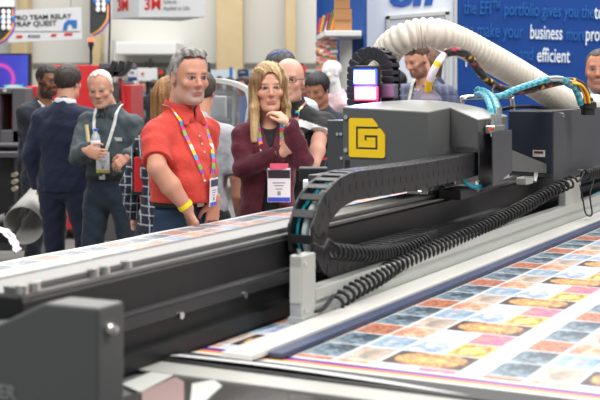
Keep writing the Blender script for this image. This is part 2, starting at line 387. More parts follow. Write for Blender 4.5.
mb = MB(); mb.box(*bx((194, 62), (209, 80), 9.3, 9.5)); mb.build('monitor', M_rub, wm, )
# ------------------------------------------------------------------ far booths
def booth(name, p0, p1, Y, m, lab, cat, foot=True, marks=()):
    t = thing(name, lab, cat, (at((p0[0]+p1[0])/2, 0, Y).x, Y, 0))
    a, b = at(*p0, Y), at(*p1, Y)
    MB().box(a.x, b.x, Y, Y+.08, b.z if foot else 0, a.z, .004).build('panel', m, t)
    if foot: MB().box((a.x+b.x)/2-.04, (a.x+b.x)/2+.04, Y+.08, Y+.16, 0, b.z+.2).box((a.x+b.x)/2-.3, (a.x+b.x)/2+.3, Y-.1, Y+.3, 0, .04).build('stand', M_blk2, t)
    for q0, q1, mm, nm in marks:
        a, b = at(*q0, Y-.02), at(*q1, Y-.02); MB().box(a.x, b.x, Y-.02, Y, b.z, a.z).build(nm, mm, t)
    return t
booth('sign_board', (137.5, 68), (157, 81), 26, M_sign, 'white sign board with small red mark above the blurred crowd', 'sign', marks=[((141, 72.5), (144, 74.5), M_red, 'red_mark')])
booth('pennant', (128, 69), (136.5, 78), 25, M_sign, 'white pennant over a navy skirt left of the white sign board', 'pennant', marks=[((128, 77), (136.5, 88), mat('booth_navy', rgb(28, 60, 120), .6), 'navy_skirt'), ((130, 71.5), (134, 73), mat('sign_purple', rgb(120, 60, 140), .6), 'purple_mark')])
booth('booth_monitor', (145, 61.5), (155, 67), 29, M_rub, 'black monitor on stand above the white sign board', 'monitor')
booth('sign_board', (157.5, 68.5), (166, 80), 27, mat('booth_green', rgb(40, 70, 50), .6), 'dark green sign board with a red square beside the long-haired woman', 'sign', marks=[((159, 70), (163, 74.5), M_red, 'red_square')])
booth('sign_board', (237.5, 69.5), (248.5, 78), 28, mat('booth_navy2', rgb(25, 45, 90), .6), 'small navy sign board over the crowd left of the blonde woman', 'sign', marks=[((240, 71.5), (245, 73), M_inkg, 'grey_mark')])
booth('booth_counter', (203, 70), (236, 90), 30, mat('booth_pale', rgb(190, 205, 215), .6), 'pale blue booth wall behind the crowd', 'booth', foot=False)
booth('booth_counter', (248.5, 72), (262, 90), 31, mat('booth_mid', rgb(120, 150, 180), .6), 'mid blue booth wall beside the small navy sign', 'booth', foot=False)
booth('sign_board', (296, 66), (306, 72.5), 26, M_red, 'small red sign at the right of the bald man', 'sign')
booth('booth_counter', (292, 72), (330, 100), 30, mat('booth_dark', rgb(60, 58, 62), .6), 'dark booth wall behind the bald man', 'booth', foot=False)
booth('booth_counter', (100, 80), (200, 110), 34, mat('booth_dim', rgb(105, 110, 122), .7), 'long dim grey booth front behind the left crowd', 'booth', foot=False)
tag(MB().tube([(at(231, 84, 24).x, 24, 0), at(231, 67, 24)], .03).build('blue_post', M_blue), 'thin blue post above the crowd behind the clear hood', 'post')
# ------------------------------------------------------------------ right booth: blue shelf tower, white wall, blue wall
Mb = mat('booth_blue', rgb(12, 72, 146), .75); Mbd = mat('booth_blue_wall', rgb(2, 62, 138), .85)
Mp = M_white
# raised booth floor
MB().box(at(300, 0, 9).x, 8, 8.9, 16, 0, .1).build('floor_platform', mat('booth_carpet', rgb(90, 92, 98), .9, bump=.2, bscale=50), kind='structure')
YW = 12.
ww = thing('booth_wall', 'white booth wall with blue efi lettering and pale door panel', 'booth wall', (at(410, 0, YW).x, YW, .1))
MB().box(at(366, 0, YW).x, at(455, 0, YW).x, YW, YW+.15, .1, 4).build('panel', mat('booth_white', rgb(226, 231, 240), .6), ww)
a = at(386, 16, YW); b = at(448, 10, YW)
for (q0, q1) in (((386, 16), (389.5, 100)), ((445, 12), (449, 100))):
    p, q = at(*q0, YW), at(*q1, YW); MB().box(p.x, q.x, YW-.03, YW, .1, p.z).build('door_frame', M_lgrey, ww)
p0, p1 = at(386, 16, YW), at(449, 11, YW); h = .035
MB().prism([(p0.x, p0.z-h), (p0.x, p0.z), (p1.x, p1.z), (p1.x, p1.z-h)], 'y', YW-.03, YW).build('door_frame', M_lgrey, ww)
Mefi = mat('efi_blue', rgb(20, 85, 170), .5)
def italic(s, px, py, Y, hpx, m, t, name='lettering', off=0., sh=.2, sx=1.):
    p = at(px, py, Y); sz = hpx*Y/F*1.42
    return text_mb(s, basis((p.x, Y-.01, p.z), (math.cos(.05), 0, math.sin(.05)), (sh, 0, 1), (0, -1, 0)), sz, .004, off, sx=sx).build(name, m, t)
italic('efi', 388, 6, YW, 26, Mefi, ww, off=.014, sx=1.3)
bw = thing('booth_wall', 'deep blue booth wall with pale marketing words', 'booth wall', (at(540, 0, YW).x, YW, .1))
MB().box(at(455, 0, YW).x, at(660, 0, YW).x, YW-.02, YW+.15, .1, 4).build('panel', Mbd, bw)
MB().box(at(454, 0, YW).x, at(456.5, 0, YW).x, YW-.05, YW, .1, 4).build('edge_trim', M_lgrey, bw)
Mt1 = mat('text_blue', rgb(14, 92, 168), .7); Mt2 = mat('text_pale', rgb(225, 235, 245), .5)
def bt(s, px, py, m, h=8.6, sx=.88):
    p = at(px, py, YW-.02)
    h *= 1.62; sx /= 1.62; sz = h*YW/F*1.42
    text_mb(s, basis((p.x, YW-.03, p.z), (math.cos(-.035), 0, math.sin(-.035)), (math.sin(.035), 0, math.cos(.035)), (0, -1, 0)), sz, .003, .0015, sx=sx).build('lettering', m, bw)
bt('the EFI™ portfolio gives you the', 463.5, 13.5, Mt1, 8.2, .845); bt('to', 594, 18.5, Mt2)
bt('to make your', 464, 36, Mt1, 8.8, .86); bt('business', 529.5, 38.5, Mt2, 8.8, .78); bt('more', 565.5, 40, Mt1, 8.4, .78); bt('profitable', 585, 40.5, Mt2, 8.8, .8)
bt('productive', 465, 62, Mt2, 8.8, .9); bt('and', 519, 60, Mt1, 8.6, .8); bt('efficient', 536.5, 61.5, Mt2, 8.8, .83)
bt('range of tools', 470, -8, Mt2)
# blue shelf tower
st = thing('shelf_tower', 'tall blue display tower with a white shelf', 'shelf', (at(340, 0, 11).x, 11, .1))
def tpt(px, Y): return at(px, 0, Y).x
A = (tpt(316.5, 12.2), 12.2); B = (tpt(338, 10.6), 10.6)
MB().prism([A, (A[0]+.06, A[1]), (B[0]+.25, 11.2), (tpt(367, 11.4), 11.4), (tpt(367, 12.3), 12.3), (A[0], 12.3)], 'z', .1, 4).build('panel', Mb, st)
zs = at(0, 33, 10.8).z
MB().prism([(tpt(317, 11.6), 11.6), (tpt(325, 10.5), 10.5), (tpt(361.5, 10.5), 10.5), (tpt(361.5, 11.5), 11.5)], 'z', zs-.035, zs+.01, .004).build('shelf', M_white, st)
p, q = at(340, 40, 10.9), at(352, 90, 10.9); MB().box(p.x, q.x, 10.9, 11.0, q.z, p.z).build('pocket_panel', M_lgrey, st)
for (x0, x1, y0, y1) in ((334, 352, 9, 32.5), (335, 350, -13, 8.6)):
    a, b = at(x0, y0, 10.6), at(x1, y1, 10.6)
    o = thing('cardboard_box', 'brown cardboard box standing on the white shelf' if y0 > 0 else 'brown cardboard box stacked on top of another box at the top edge', 'box', ((a.x+b.x)/2, 10.75, zs+.012 if y0 > 0 else b.z), 0)
    z0 = zs+.012 if y0 > 0 else at(0, 9, 10.6).z+.002
    zt_ = at(0, 9, 10.6).z if y0 > 0 else z0+.19
    MB().box(a.x, b.x, 10.62, 10.9, z0, zt_, .003).build('carton', mat('cardboard', rgb(176, 128, 84), .8, bump=.05), o)
    MB().box(a.x+.01, b.x-.01, 10.615, 10.62, (z0+zt_)/2-.012, (z0+zt_)/2+.004).build('tape', mat('tape', rgb(150, 105, 66), .5), o)
cols = [(220, 60, 90), (240, 200, 60), (90, 60, 120), (235, 235, 230), (200, 40, 60), (60, 140, 90), (240, 130, 60)]
Mz = [mat('cover_%d' % i, rgb(*c), .4, bump=.02, var=.5, bscale=90) for i, c in enumerate(cols)]
for i in range(7):
    px = 318.5+i*2.1; Y = 11.45-i*.12; p = at(px, 31, Y)
    th = .022; lean = math.radians(8+3*i % 12)
    R = Matrix.Translation((p.x, Y, zs+.015)) @ Matrix.Rotation(lean, 4, 'Y')
    MB().box(-th/2, th/2, -.1, .1, 0.006, .14+.02*(i % 3), .002, R=R).build('magazine', Mz[i % 7], tagv=('%s magazine standing on the white shelf left of the cardboard box' % ('pink', 'yellow', 'violet', 'white', 'red', 'green', 'orange')[i], 'magazine', 'magazines on the white shelf'))
for i in range(5):
    px = 319+i*3.6; Y = 11.5-i*.2; p0 = at(px, 36, Y); p1 = at(px+.8, 76, Y)
    R = Matrix.Translation((p0.x, Y, p1.z)) @ Matrix.Rotation(math.radians(-50), 4, 'Z')
    hh = zs-.04-p1.z
    q = MB(); nz = 30; vs = []
    for k in range(nz):
        z = hh*k/(nz-1); off = .006*math.sin(k*.9+i)
        vs += [R @ Vector((-.045, off, z)), R @ Vector((.045, off, z)), R @ Vector((.045, off+.004, z)), R @ Vector((-.045, off+.004, z))]
    q.add(vs, [(k*4+j, k*4+(j+1) % 4, k*4+4+(j+1) % 4, k*4+4+j) for k in range(nz-1) for j in range(4)])
    base = np.array([rgb(*[int(c_*.7+60) for c_ in cols[(i*3+k//2+(k//5)) % 7]]) for k in range(nz) for _ in range(4)])
    q.build('sample_strip', MS, col=base, smooth=60, tagv=('%s strip of colour samples hanging under the white shelf' % ('leftmost', 'second', 'middle', 'fourth', 'rightmost')[i], 'sample strip', 'colour sample strips under the shelf'))
# ================================================================== THE FLATBED PRINTER (frame s, t, z)
ZM = 1.03
def PB(): return MB(PM)
pr = thing('flatbed_printer', 'large black and grey flatbed printer with long gantry beam across printed sheets', 'printer', (4.0, 1.6, 0), pr=True)
# bed and under-frame
M_bed = mat('bed_grey', rgb(128, 130, 132), .3, .3, bump=.02)
mb = PB(); mb.box(1.75, 7.2, .35, 2.978, .93, 1.028, .004); mb.build('bed', M_bed, pr)
mb = PB(); mb.box(2.0, 7.0, .6, 2.8, .25, .93, .01); mb.build('body', M_char, pr)
for s_ in (2.2, 4.4, 6.6):
    for t_ in (.8, 2.6):
        mb = PB(); mb.box(s_-.06, s_+.06, t_-.06, t_+.06, .03, .25, .005); lg = mb.build('leg', M_blk2, pr); mb = PB(); mb.cyl((s_, t_, 0), (s_, t_, .03), .07); mb.build('foot', M_rub, lg)
# light plates left of the sheet
mb = PB(); mb.box(1.76, 2.36, .5, 1.5, 1.028, 1.034, .002); o = mb.build('bed_plate', mat('glossy_plate', rgb(92, 90, 88), .12, .4), pr)
mb = PB(); mb.box(2.27, 2.36, .5, 1.64, 1.034, 1.038); mb.build('bed_strip', mat('dull_plate', rgb(176, 176, 170), .35), pr)
mb = PB(); mb.prism([tuple(pl(*q, z=1.036))[:2] for q in ((122, 384), (170, 364), (186, 368), (172, 376), (140, 392))], 'z', 1.0345, 1.0365); mb.build('reflection_patch', M_lgrey, pr)  # this and the next two: flat patches painted as reflections on the plate
mb = PB(); mb.prism([tuple(pl(*q, z=1.035))[:2] for q in ((142, 392), (175, 377), (184, 382), (184, 406), (142, 406))], 'z', 1.0342, 1.036); mb.build('reflection_patch', mat('rose_reflection', rgb(165, 140, 138), .2), pr)
mb = PB(); mb.prism([tuple(pl(*q, z=1.035))[:2] for q in ((192, 384), (214, 380), (222, 386), (200, 406), (190, 406))], 'z', 1.0342, 1.036); mb.build('reflection_patch', M_lgrey, pr)
# gantry beam
S0, S1 = 1.925, 7.0
prof = [(1.60, 1.036), (1.60, 1.075), (1.63, 1.082), (1.63, 1.118), (1.618, 1.124), (1.618, 1.156), (1.634, 1.163), (1.634, 1.236), (1.64, 1.243), (1.86, 1.243), (1.86, 1.036)]
mb = PB(); mb.prism(prof, 'x', S0, S1); beam = mb.build('gantry_beam', M_blk, pr)
mb = PB(); mb.box(S0, S1, 1.636, 1.80, 1.243, 1.252, .001); mb.box(S0, S1, 1.655, 1.685, 1.252, 1.266, .002)
mb.build('guide_rail', mat('worn_steel', (.24, .24, .235), .42, .8, bump=.05, bscale=120), pr)
mb = PB(); mb.box(S0, S1, 1.612, 1.621, 1.126, 1.154); mb.build('ledge_strip', mat('ledge_grey', rgb(44, 44, 46), .45), beam)
mb = None
for px, py in ((178, 315), (242, 295), (389, 249), (427, 238), (460, 227), (492, 217)):
    p = pl(px, py, t=1.618); m = PB(); m.cyl((p.x, 1.606, p.z), (p.x, 1.615, p.z), .0085 if px < 300 else .005, n=12); m.build('screw', M_steel, beam)
for px, py in ((22, 294), (34, 291), (93, 276.5), (104, 274), (126, 268.5)):
    p = pl(px, py, z=1.252); m = PB(); m.cyl((p.x, p.y, 1.2525), (p.x, p.y, 1.270), .014, n=12); m.build('bolt', M_steel, pr)
# end housing, near left
H0, H1 = 1.80, 1.876
def hz(px, py): q = pl(px, py, s=H0); return (q.y, q.z)
poly = [hz(98, 308), hz(44, 303), hz(-4, 325), hz(-60, 330)]
poly = poly+[(poly[-1][0], .55), (poly[0][0], .55)]
mb = PB(); mb.prism(poly, 'x', H0, H1+.004, .006); eh = mb.build('end_housing', M_char, pr)
T0 = poly[0][0]
q = pl(109, 329, t=T0); mb = PB(); mb.lathe([(0, .016), (.009, .014), (.0125, .006), (.0125, 0), (0, 0)], n=16)
R = Matrix.Translation((q.x, T0, q.z)) @ Matrix.Rotation(math.pi/2, 4, 'X'); mb.v = [tuple(R @ Vector(v)) for v in mb.v]
mb.build('bolt', M_steel, eh, smooth=True)
a = pl(15.5, 400, s=H0)
text_mb('ER', basis((H0-.0005, a.y, a.z), (0, -1, 0), (0, 0, 1), (-1, 0, 0)), .036, .001, .001, PM, alignx='RIGHT').build('lettering', mat('dull_lettering', rgb(128, 130, 130), .5), eh)
# front bar and aluminium profile
a = pl(245, 350, z=1.06)
mb = PB(); mb.box(2.43, 7, 1.405, 1.487, 1.044, 1.058, .003); mb.build('front_bar', mat('white_bar', rgb(212, 210, 205), .4), pr)
mb = PB(); mb.box(2.50, 7, 1.365, 1.403, 1.040, 1.052, .002); mb.build('bar_shade_strip', M_navy, pr)  # added navy strip, its colour stands in for shade under the bar
pp = [(1.50, 1.048), (1.50, 1.078), (1.508, 1.080), (1.508, 1.092), (1.50, 1.094), (1.50, 1.123), (1.503, 1.126), (1.541, 1.126), (1.541, 1.048)]
mb = PB(); mb.prism(pp, 'x', 2.93, 7); mb.build('extruded_rail', M_aluw, pr)
mb = PB(); mb.box(2.93, 7, 1.493, 1.4995, 1.048, 1.062); mb.build('rail_lip', M_aluw, pr)
# bracket block left, bracket post right
mb = PB(); mb.box(2.845, 2.925, 1.497, 1.533, 1.06, 1.222, .004); mb.box(2.84, 2.93, 1.492, 1.535, 1.046, 1.064, .002); bb = mb.build('bracket_block', M_aluw, pr)
for dz in (1.08, 1.20): m = PB(); m.cyl((2.86, 1.491, dz), (2.86, 1.497, dz), .005); m.build('screw', M_steel, bb)
m = PB(); m.box(2.842, 2.846, 1.50, 1.53, 1.10, 1.19); m.build('side_plate', M_lgrey, bb)
m = PB(); m.cyl((2.86, 1.515, 1.222), (2.86, 1.515, 1.236), .006); m.build('screw', M_steel, bb)
P0 = pl(565, 221, z=1.06); P1 = pl(580, 216, t=P0.y)
mb = PB(); mb.box(P0.x, P1.x, P0.y-.004, P0.y+.03, 1.064, 1.235, .004); mb.box(P0.x-.012, P1.x+.012, P0.y-.01, P0.y+.034, 1.05, 1.066, .002)
bp = mb.build('bracket_post', M_aluw, pr)
for k in (.3, .7):
    x = P0.x+(P1.x-P0.x)*k; m = PB(); m.cyl((x, P0.y+.012, 1.235), (x, P0.y+.012, 1.262), .006); m.cyl((x, P0.y+.012, 1.24), (x, P0.y+.012, 1.247), .011, n=6); m.build('stud', M_steel, bp)
# ------------------------------------------------------------------ energy chain (side view s-z)
ch = thing('cable_chain', 'black plastic cable chain curving down from the print carriage with hoses inside', 'cable chain', (3.4, 1.585, 1.09), pr=True)
TA, TB = 1.545, 1.625; Rm = .118; zc = 1.25; RA = .25; sb_ = 3.0+RA+.0425
path = []
# upper run sags slightly; start at carriage
Su = 4.30
L = 0
for k in range(40): path.append(Vector((Su-(Su-sb_)*k/40, 0, zc+Rm-.006*math.sin(k/40*math.pi))))
for k in range(24): a = math.pi/2+math.pi*k/24; path.append(Vector((sb_+RA*math.cos(a), 0, zc+Rm*math.sin(a))))
for k in range(16): path.append(Vector((sb_+(3.9-sb_)*k/15, 0, zc-Rm)))
def resample(P, step):
    out = [P[0]]; acc = 0
    for i in range(1, len(P)):
        a, b = P[i-1], P[i]; d = (b-a).length
        while acc+d >= step:
            t = (step-acc)/d; a = a+(b-a)*t; out.append(a); d = (b-a).length; acc = 0
        acc += d
    return out
lk = resample(path, .046)
H = .0425
for side, (ta, tb) in enumerate(((TA, TA+.010), (TB-.010, TB))):
    mb = PB()
    for i in range(len(lk)-1):
        p, q = lk[i], lk[i+1]; d = (q-p).normalized(); n = Vector((-d.z, 0, d.x)); e = .012
        o1, o2 = (0, .002) if i % 2 else (.002, 0)
        A, B = p-d*e, q+d*e
        pts = []
        for k in range(7):
            a = math.pi/2+math.pi*k/6; pts.append(A+(n*math.sin(a)+d*math.cos(a)*.35)*H)
        for k in range(7):
            a = -math.pi/2+math.pi*k/6; pts.append(B+(n*math.sin(a)+d*math.cos(a)*.35)*H)
        mb.prism([(v.x, v.z) for v in pts], 'y', ta+o1, tb-o2, .0015)
        if side == 0:   # relief: round hub and a bar on each link
            c = (p+q)/2; mb.cyl((p.x, ta-.0008, p.z), (p.x, ta+.002, p.z), .014, n=12)
    mb.build('side_plates', M_blk2, ch)
mb = PB(); mi = PB()
for i in range(len(lk)-1):
    p, q = lk[i], lk[i+1]; d = (q-p).normalized(); n = Vector((-d.z, 0, d.x)); c = (p+q)/2
    for s_ in (-1, 1):
        cc = c+n*s_*(H-.003)
        R = Matrix(((d.x, 0, n.x, cc.x), (0, 1, 0, 0), (d.z, 0, n.z, cc.z), (0, 0, 0, 1)))
        cb_ = PB(); cb_.box(-.0125, .0125, TA+.009, TB-.009, -.003, .003, .001, R=R); cb_.build('crossbar', M_blk2, ch)
# which side is outside: the turn runs over +n or -n alike, keep both
fine = resample(path, .012)
for j, (tt, rr, off, m, nm) in enumerate(((TA+.019, .0085, -.010, M_lgrey, 'pale'), (TA+.037, .0095, -.014, mat('pale_hose', rgb(190, 205, 205), .35), 'hose'), (TA+.060, .0045, -.016, M_teal, 'teal'), (TA+.030, .008, .012, M_rub, 'b'), (TA+.050, .008, .014, M_rub, 'b'))):
    P = []
    for i, p in enumerate(fine):
        d = (fine[min(i+1, len(fine)-1)]-fine[max(i-1, 0)]).normalized(); n = Vector((-d.z, 0, d.x))
        P.append(p-n*off*-1+Vector((0, tt+.002*math.sin(i*.35+j), 0)))
    m_ = PB(); m_.tube(P, rr, 8); m_.build('hose', m, ch, smooth=True)
# ------------------------------------------------------------------ print carriage
ca = thing('print_carriage', 'grey print carriage with yellow angular G emblem riding on the black beam', 'print carriage', (4.3, 1.75, 1.27), pr=True)
CS = 4.06; c0 = pl(428, 113, s=CS); c1 = pl(343, 108, s=CS); TBx, TLx = c0.y, c1.y
S2 = pl(450, 110, t=TBx).x
S2a, TF = S2, pl(478, 120, s=S2).y
print('carriage', CS, TBx, TLx, S2, TF, c0.z, c1.z)
SE = S2+.33
ZB = 1.285
def hull(pts, ztop, zbot=ZB):
    mb = PB(); n = len(pts)
    mb.add([(p[0], p[1], zbot) for p in pts]+[(p[0], p[1], z) for p, z in zip(pts, ztop)], [tuple(range(n))[::-1]]+[(i, (i+1) % n, n+(i+1) % n, n+i) for i in range(n)])
    return mb
zt0 = c0.z
z2 = pl(450, 108.5, t=TBx).z; z3 = pl(478, 120.5, s=S2).z; z4 = pl(492, 124, t=TF).z
pts = [(CS, TLx), (CS, TBx), (S2, TBx), (S2, TF), (SE, TF), (SE, TLx)]
zt = [c1.z, zt0, z2, z3, z3+.005, c1.z+.01]
# front skirt of the projecting part is cut out where the chain enters
mb = PB(); n = 6
mb.prism([(CS+.03, TLx-.03), (CS+.03, TBx+.03), (SE-.02, TBx+.03), (SE-.02, TLx-.03)], 'z', ZB-.004, 1.50)
body = mb.build('housing_core', M_blk2, ca)
hull([pts[0], pts[1], pts[2], (SE, TBx), (SE, TLx)], [zt[0], zt[1], zt[2], zt[4], zt[5]], ZB).build('housing', M_char, ca)
hull([(S2, TBx-.001), (S2, TF), (SE, TF), (SE, TBx-.001)], [z2, z3, z3+.005, z3+.01], 1.43).build('front_cover', M_char, ca)
hull([(S2+.001, TF), (S2+.30, TF), (S2+.30, TF+.012), (S2+.001, TF+.012)], [1.431]*4, 1.425).build('lip', M_char, ca)
# domed top cover
def top_cover():
    # fan surface over the outline, crowned in the middle
    cx, cy = (CS+SE)/2+.02, (TBx+TLx)/2; zc_ = c1.z+.022
    N = 6; rings = []
    dense = []
    for i in range(6):
        a, b = pts[i], pts[(i+1) % 6]; za, zb = zt[i], zt[(i+1) % 6]
        for k in range(6): f = k/6; dense.append((a[0]+(b[0]-a[0])*f, a[1]+(b[1]-a[1])*f, za+(zb-za)*f))
    vs = []
    for r in range(N+1):
        f = r/N
        for (x, y, z) in dense: vs.append((x+(cx-x)*f, y+(cy-y)*f, (z+.004)+(zc_-z)*(1-(1-f)**2)))
    m = len(dense); fs = [(r*m+k, r*m+(k+1) % m, (r+1)*m+(k+1) % m, (r+1)*m+k) for r in range(N) for k in range(m)]
    lo = len(vs); vs += [(x, y, z-.0005) for x, y, z in dense]; fs += [(lo+k, lo+(k+1) % m, (k+1) % m, k) for k in range(m)]
    mb = PB(); mb.add(vs, fs); return mb
top_cover().build('top_cover', mat('cover_grey', rgb(150, 151, 146), .28, bump=.03), ca, smooth=30)
# the recessed side column at the left of the G face
a = pl(327, 120, s=CS+.02); b = pl(344, 170, s=CS+.02)
mb = PB(); mb.box(CS+.02, CS+.12, b.y-.004, a.y, 1.27, a.z, .004); mb.build('side_column', M_dark, ca)
mb = PB(); a2 = pl(349.5, 160, s=CS); b2 = pl(345, 175, s=CS); mb.box(CS-.003, CS, a2.y, b2.y, b2.z, a2.z); mb.build('slot', M_rub, ca)
for px, py in ((346.5, 117), (346.5, 150)):
    p = pl(px, py, s=CS); m = PB(); m.cyl((CS-.008, p.y, p.z), (CS, p.y, p.z), .0085, n=12); m.build('screw', M_steel, ca)
for px, py in ((338, 134), (341.5, 134), (342, 158)):
    p = pl(px, py, s=CS+.02); m = PB(); m.cyl((CS+.013, p.y, p.z), (CS+.02, p.y, p.z), .006, n=12); m.build('screw', M_steel, ca)
# G emblem from bars on the face s = CS
g0 = pl(349.5, 118, s=CS); g1 = pl(385.5, 158, s=CS)
def gp(u_, v_): return (g0.y+(g1.y-g0.y)*u_, g0.z+(g1.z-g0.z)*v_)
w_ = .2; vch = .25
mb = PB()
polys = [
 [(0, .04), (.04, 0), (.66, 0), (.86, .21), (.21, .21), (.21, .79), (.79, .79), (.79, .52), (.42, .52), (.42, .47), (.42, .47), (1, .47)] ,
]
# outer frame
mb.prism([gp(*q) for q in ((0, .03), (.04, 0), (.64, 0), (.78, .15), (.80, .21), (0, .21))], 'x', CS-.006, CS-.0005)
mb.prism([gp(*q) for q in ((0, .205), (.2, .205), (.2, .80), (0, .80))], 'x', CS-.006, CS-.0005)
mb.prism([gp(*q) for q in ((0, .795), (1, .795), (1, .96), (.96, 1), (.04, 1), (0, .96))], 'x', CS-.006, CS-.0005)
mb.prism([gp(*q) for q in ((.8, .25), (.86, .25), (1, .41), (1, .80), (.8, .80))], 'x', CS-.006, CS-.0005)
mb.prism([gp(*q) for q in ((.26, .27), (.80, .27), (.80, .43), (.26, .43))], 'x', CS-.006, CS-.0005)
mb.prism([gp(*q) for q in ((.26, .42), (.44, .42), (.44, .58), (.26, .58))], 'x', CS-.006, CS-.0005)
mb.prism([gp(*q) for q in ((.26, .57), (.74, .57), (.74, .74), (.26, .74))], 'x', CS-.006, CS-.0005)
mb.prism([gp(*q) for q in ((.5, .49), (.74, .49), (.74, .58), (.5, .58))], 'x', CS-.006, CS-.0005)
mb.build('yellow_emblem', M_yel, ca)
# sensor bracket in front
BS0 = S2; q0 = pl(493, 132, s=S2); TN = q0.y; q1 = pl(512, 131, t=TN); q2 = pl(512, 172, t=TN); q3 = pl(482, 189, s=S2); q4 = pl(493, 184, s=S2)
sbk = PB()
sbk.add([(S2, TN, q0.z), (q1.x, TN, q0.z), (q1.x, TN, q2.z), (S2, TN, q3.z+.01), (S2, TN+.004, q3.z+.01), (q1.x, TN+.004, q2.z), (q1.x, TN+.004, q0.z), (S2, TN+.004, q0.z)],
        [(0, 3, 2, 1), (4, 7, 6, 5), (0, 1, 6, 7), (1, 2, 5, 6), (2, 3, 4, 5), (3, 0, 7, 4)])
sbk.box(q1.x-.004, q1.x, TN, TF-.001, q2.z, q0.z); sbk.box(S2, q1.x, TF-.005, TF-.001, q3.z, q0.z)
brk = sbk.build('bent_bracket', M_dark, ca)
mb = PB(); mb.prism([(TN+.004, q3.z+.012), (TF-.006, q3.z-.012), (TF-.006, q3.z-.004), (TN+.004, q3.z+.02)], 'x', S2, q1.x-.01); mb.build('bracket_lip', M_dark, brk)
p = pl(483, 180, s=S2-.004); m = PB(); m.cyl((S2-.008, TF-.003, 1.31), (S2, TF-.003, 1.31), .005); m.build('screw', M_steel, brk)
# air fittings
ft = PB(); zf = q0.z
fs_ = S2+.10
for k, (dx, dy, hh) in enumerate(((-.02, .03, .06), (.015, .03, .06), (.05, .03, .085))):
    ft.cyl((fs_+dx, TN+dy, zf-.02), (fs_+dx, TN+dy, zf+hh*.55), .012, n=6); ft.cyl((fs_+dx, TN+dy, zf+hh*.55), (fs_+dx, TN+dy, zf+hh), .009, n=12)
ft.box(fs_-.045, fs_+.07, TN+.012, TN+.05, zf-.01, zf+.02, .003); ft.build('air_fittings', M_steel, ca)
m = PB(); m.cyl((fs_-.06, TN+.025, zf+.01), (fs_-.045, TN+.025, zf+.01), .008); m.build('red_button', mat('orange_plug', rgb(230, 90, 50), .5), ca)
# teal tubes under the carriage
for k in range(2):
    P = catmull([pl(470, 170+3*k, s=S2-.03), pl(463, 176+3*k, s=S2-.05), pl(470, 186, s=S2-.03), pl(481, 188-2*k, s=S2+.01)], 6)
    m = PB(); m.tube(P, .006, 8); m.build('air_tube', M_teal, ca, smooth=True)
m = PB(); m.box(S2-.12, S2+.05, TF+.02, TBx-.002, 1.25, 1.285, .004); m.build('slide_block', M_rub, ca)
m = PB(); m.box(CS+.05, SE, 1.66, 1.74, 1.266, ZB, .003); m.build('slide_shoe', M_alu, ca)
for k in range(4):
    p = pl(420+k*11, 192-k*3.2, t=1.64); m = PB(); m.cyl((p.x, 1.632, p.z), (p.x, 1.645, p.z), .007); m.build('bolt', M_steel, ca)
# rear shelf carrying lamp and arch chain
m = PB(); m.box(4.36, 4.75, TLx+.002, TLx+.30, 1.27, 1.30, .004); m.build('rear_shelf', M_dark, ca)
# grip bar
P = [at(462, 101, 5.35), at(466, 97.5, 5.35), at(506, 96.5, 5.5), at(512, 99, 5.5), at(513.5, 116, 5.5)]
m = MB(); m.tube(catmull(P, 5), .011, 10); m.build('grip_bar', M_steel, ca, smooth=True)
m = MB(); m.tube([at(463, 98, 5.35), at(461, 118, 5.35)], .009, 8); m.build('grip_post', M_steel, ca)
# translucent cap and yellow-white sleeve
q = at(427, 106, 5.0)
m = MB(); m.lathe([(.062, -.02), (.06, .03), (.022, .075), (.02, .085), (0, .085)], c=(q.x, q.y, q.z), n=6); m.build('funnel_cap', mat('smoky_plastic', rgb(175, 168, 190), .2, trans=.4, alpha=.9), ca)
# signal lamp
SL = 4.45
l0, l1 = pl(352, 68, s=SL), pl(378, 103, s=SL)
la = thing('status_lamp', 'tall status lamp with glowing white-blue panel over glowing pink panel', 'lamp', (SL, (l0.y+l1.y)/2, 1.30), pr=True)
m = PB(); m.box(SL, SL+.05, l1.y+.008, l0.y-.008, 1.302, l0.z+.01, .006); m.build('lamp_body', M_rub, la)
for (y0, y1, x0, x1, nm, c, es, rc, rs) in ((70.5, 83.5, 354, 375, 'blue_panel', (.82, .90, 1), 1.0, (.04, .10, 1), 1.3), (87.5, 99.5, 355, 376, 'pink_panel', (1, .76, .52), 1.0, (1, .04, .16), 1.1)):
    a, b = pl(x0, y0, s=SL-.012), pl(x1, y1, s=SL-.012)
    m = PB(); m.box(SL-.010, SL, b.y-.006, a.y+.006, b.z-.006, a.z+.006, .004); f_ = m.build(nm.split('_')[0]+'_rim', mat(nm+'_rim', rc, .4, emit=rc, es=rs), la)
    m = PB(); m.box(SL-.016, SL-.009, b.y, a.y, b.z, a.z, .003); m.build('lens', mat(nm, c, .4, emit=c, es=es), la)
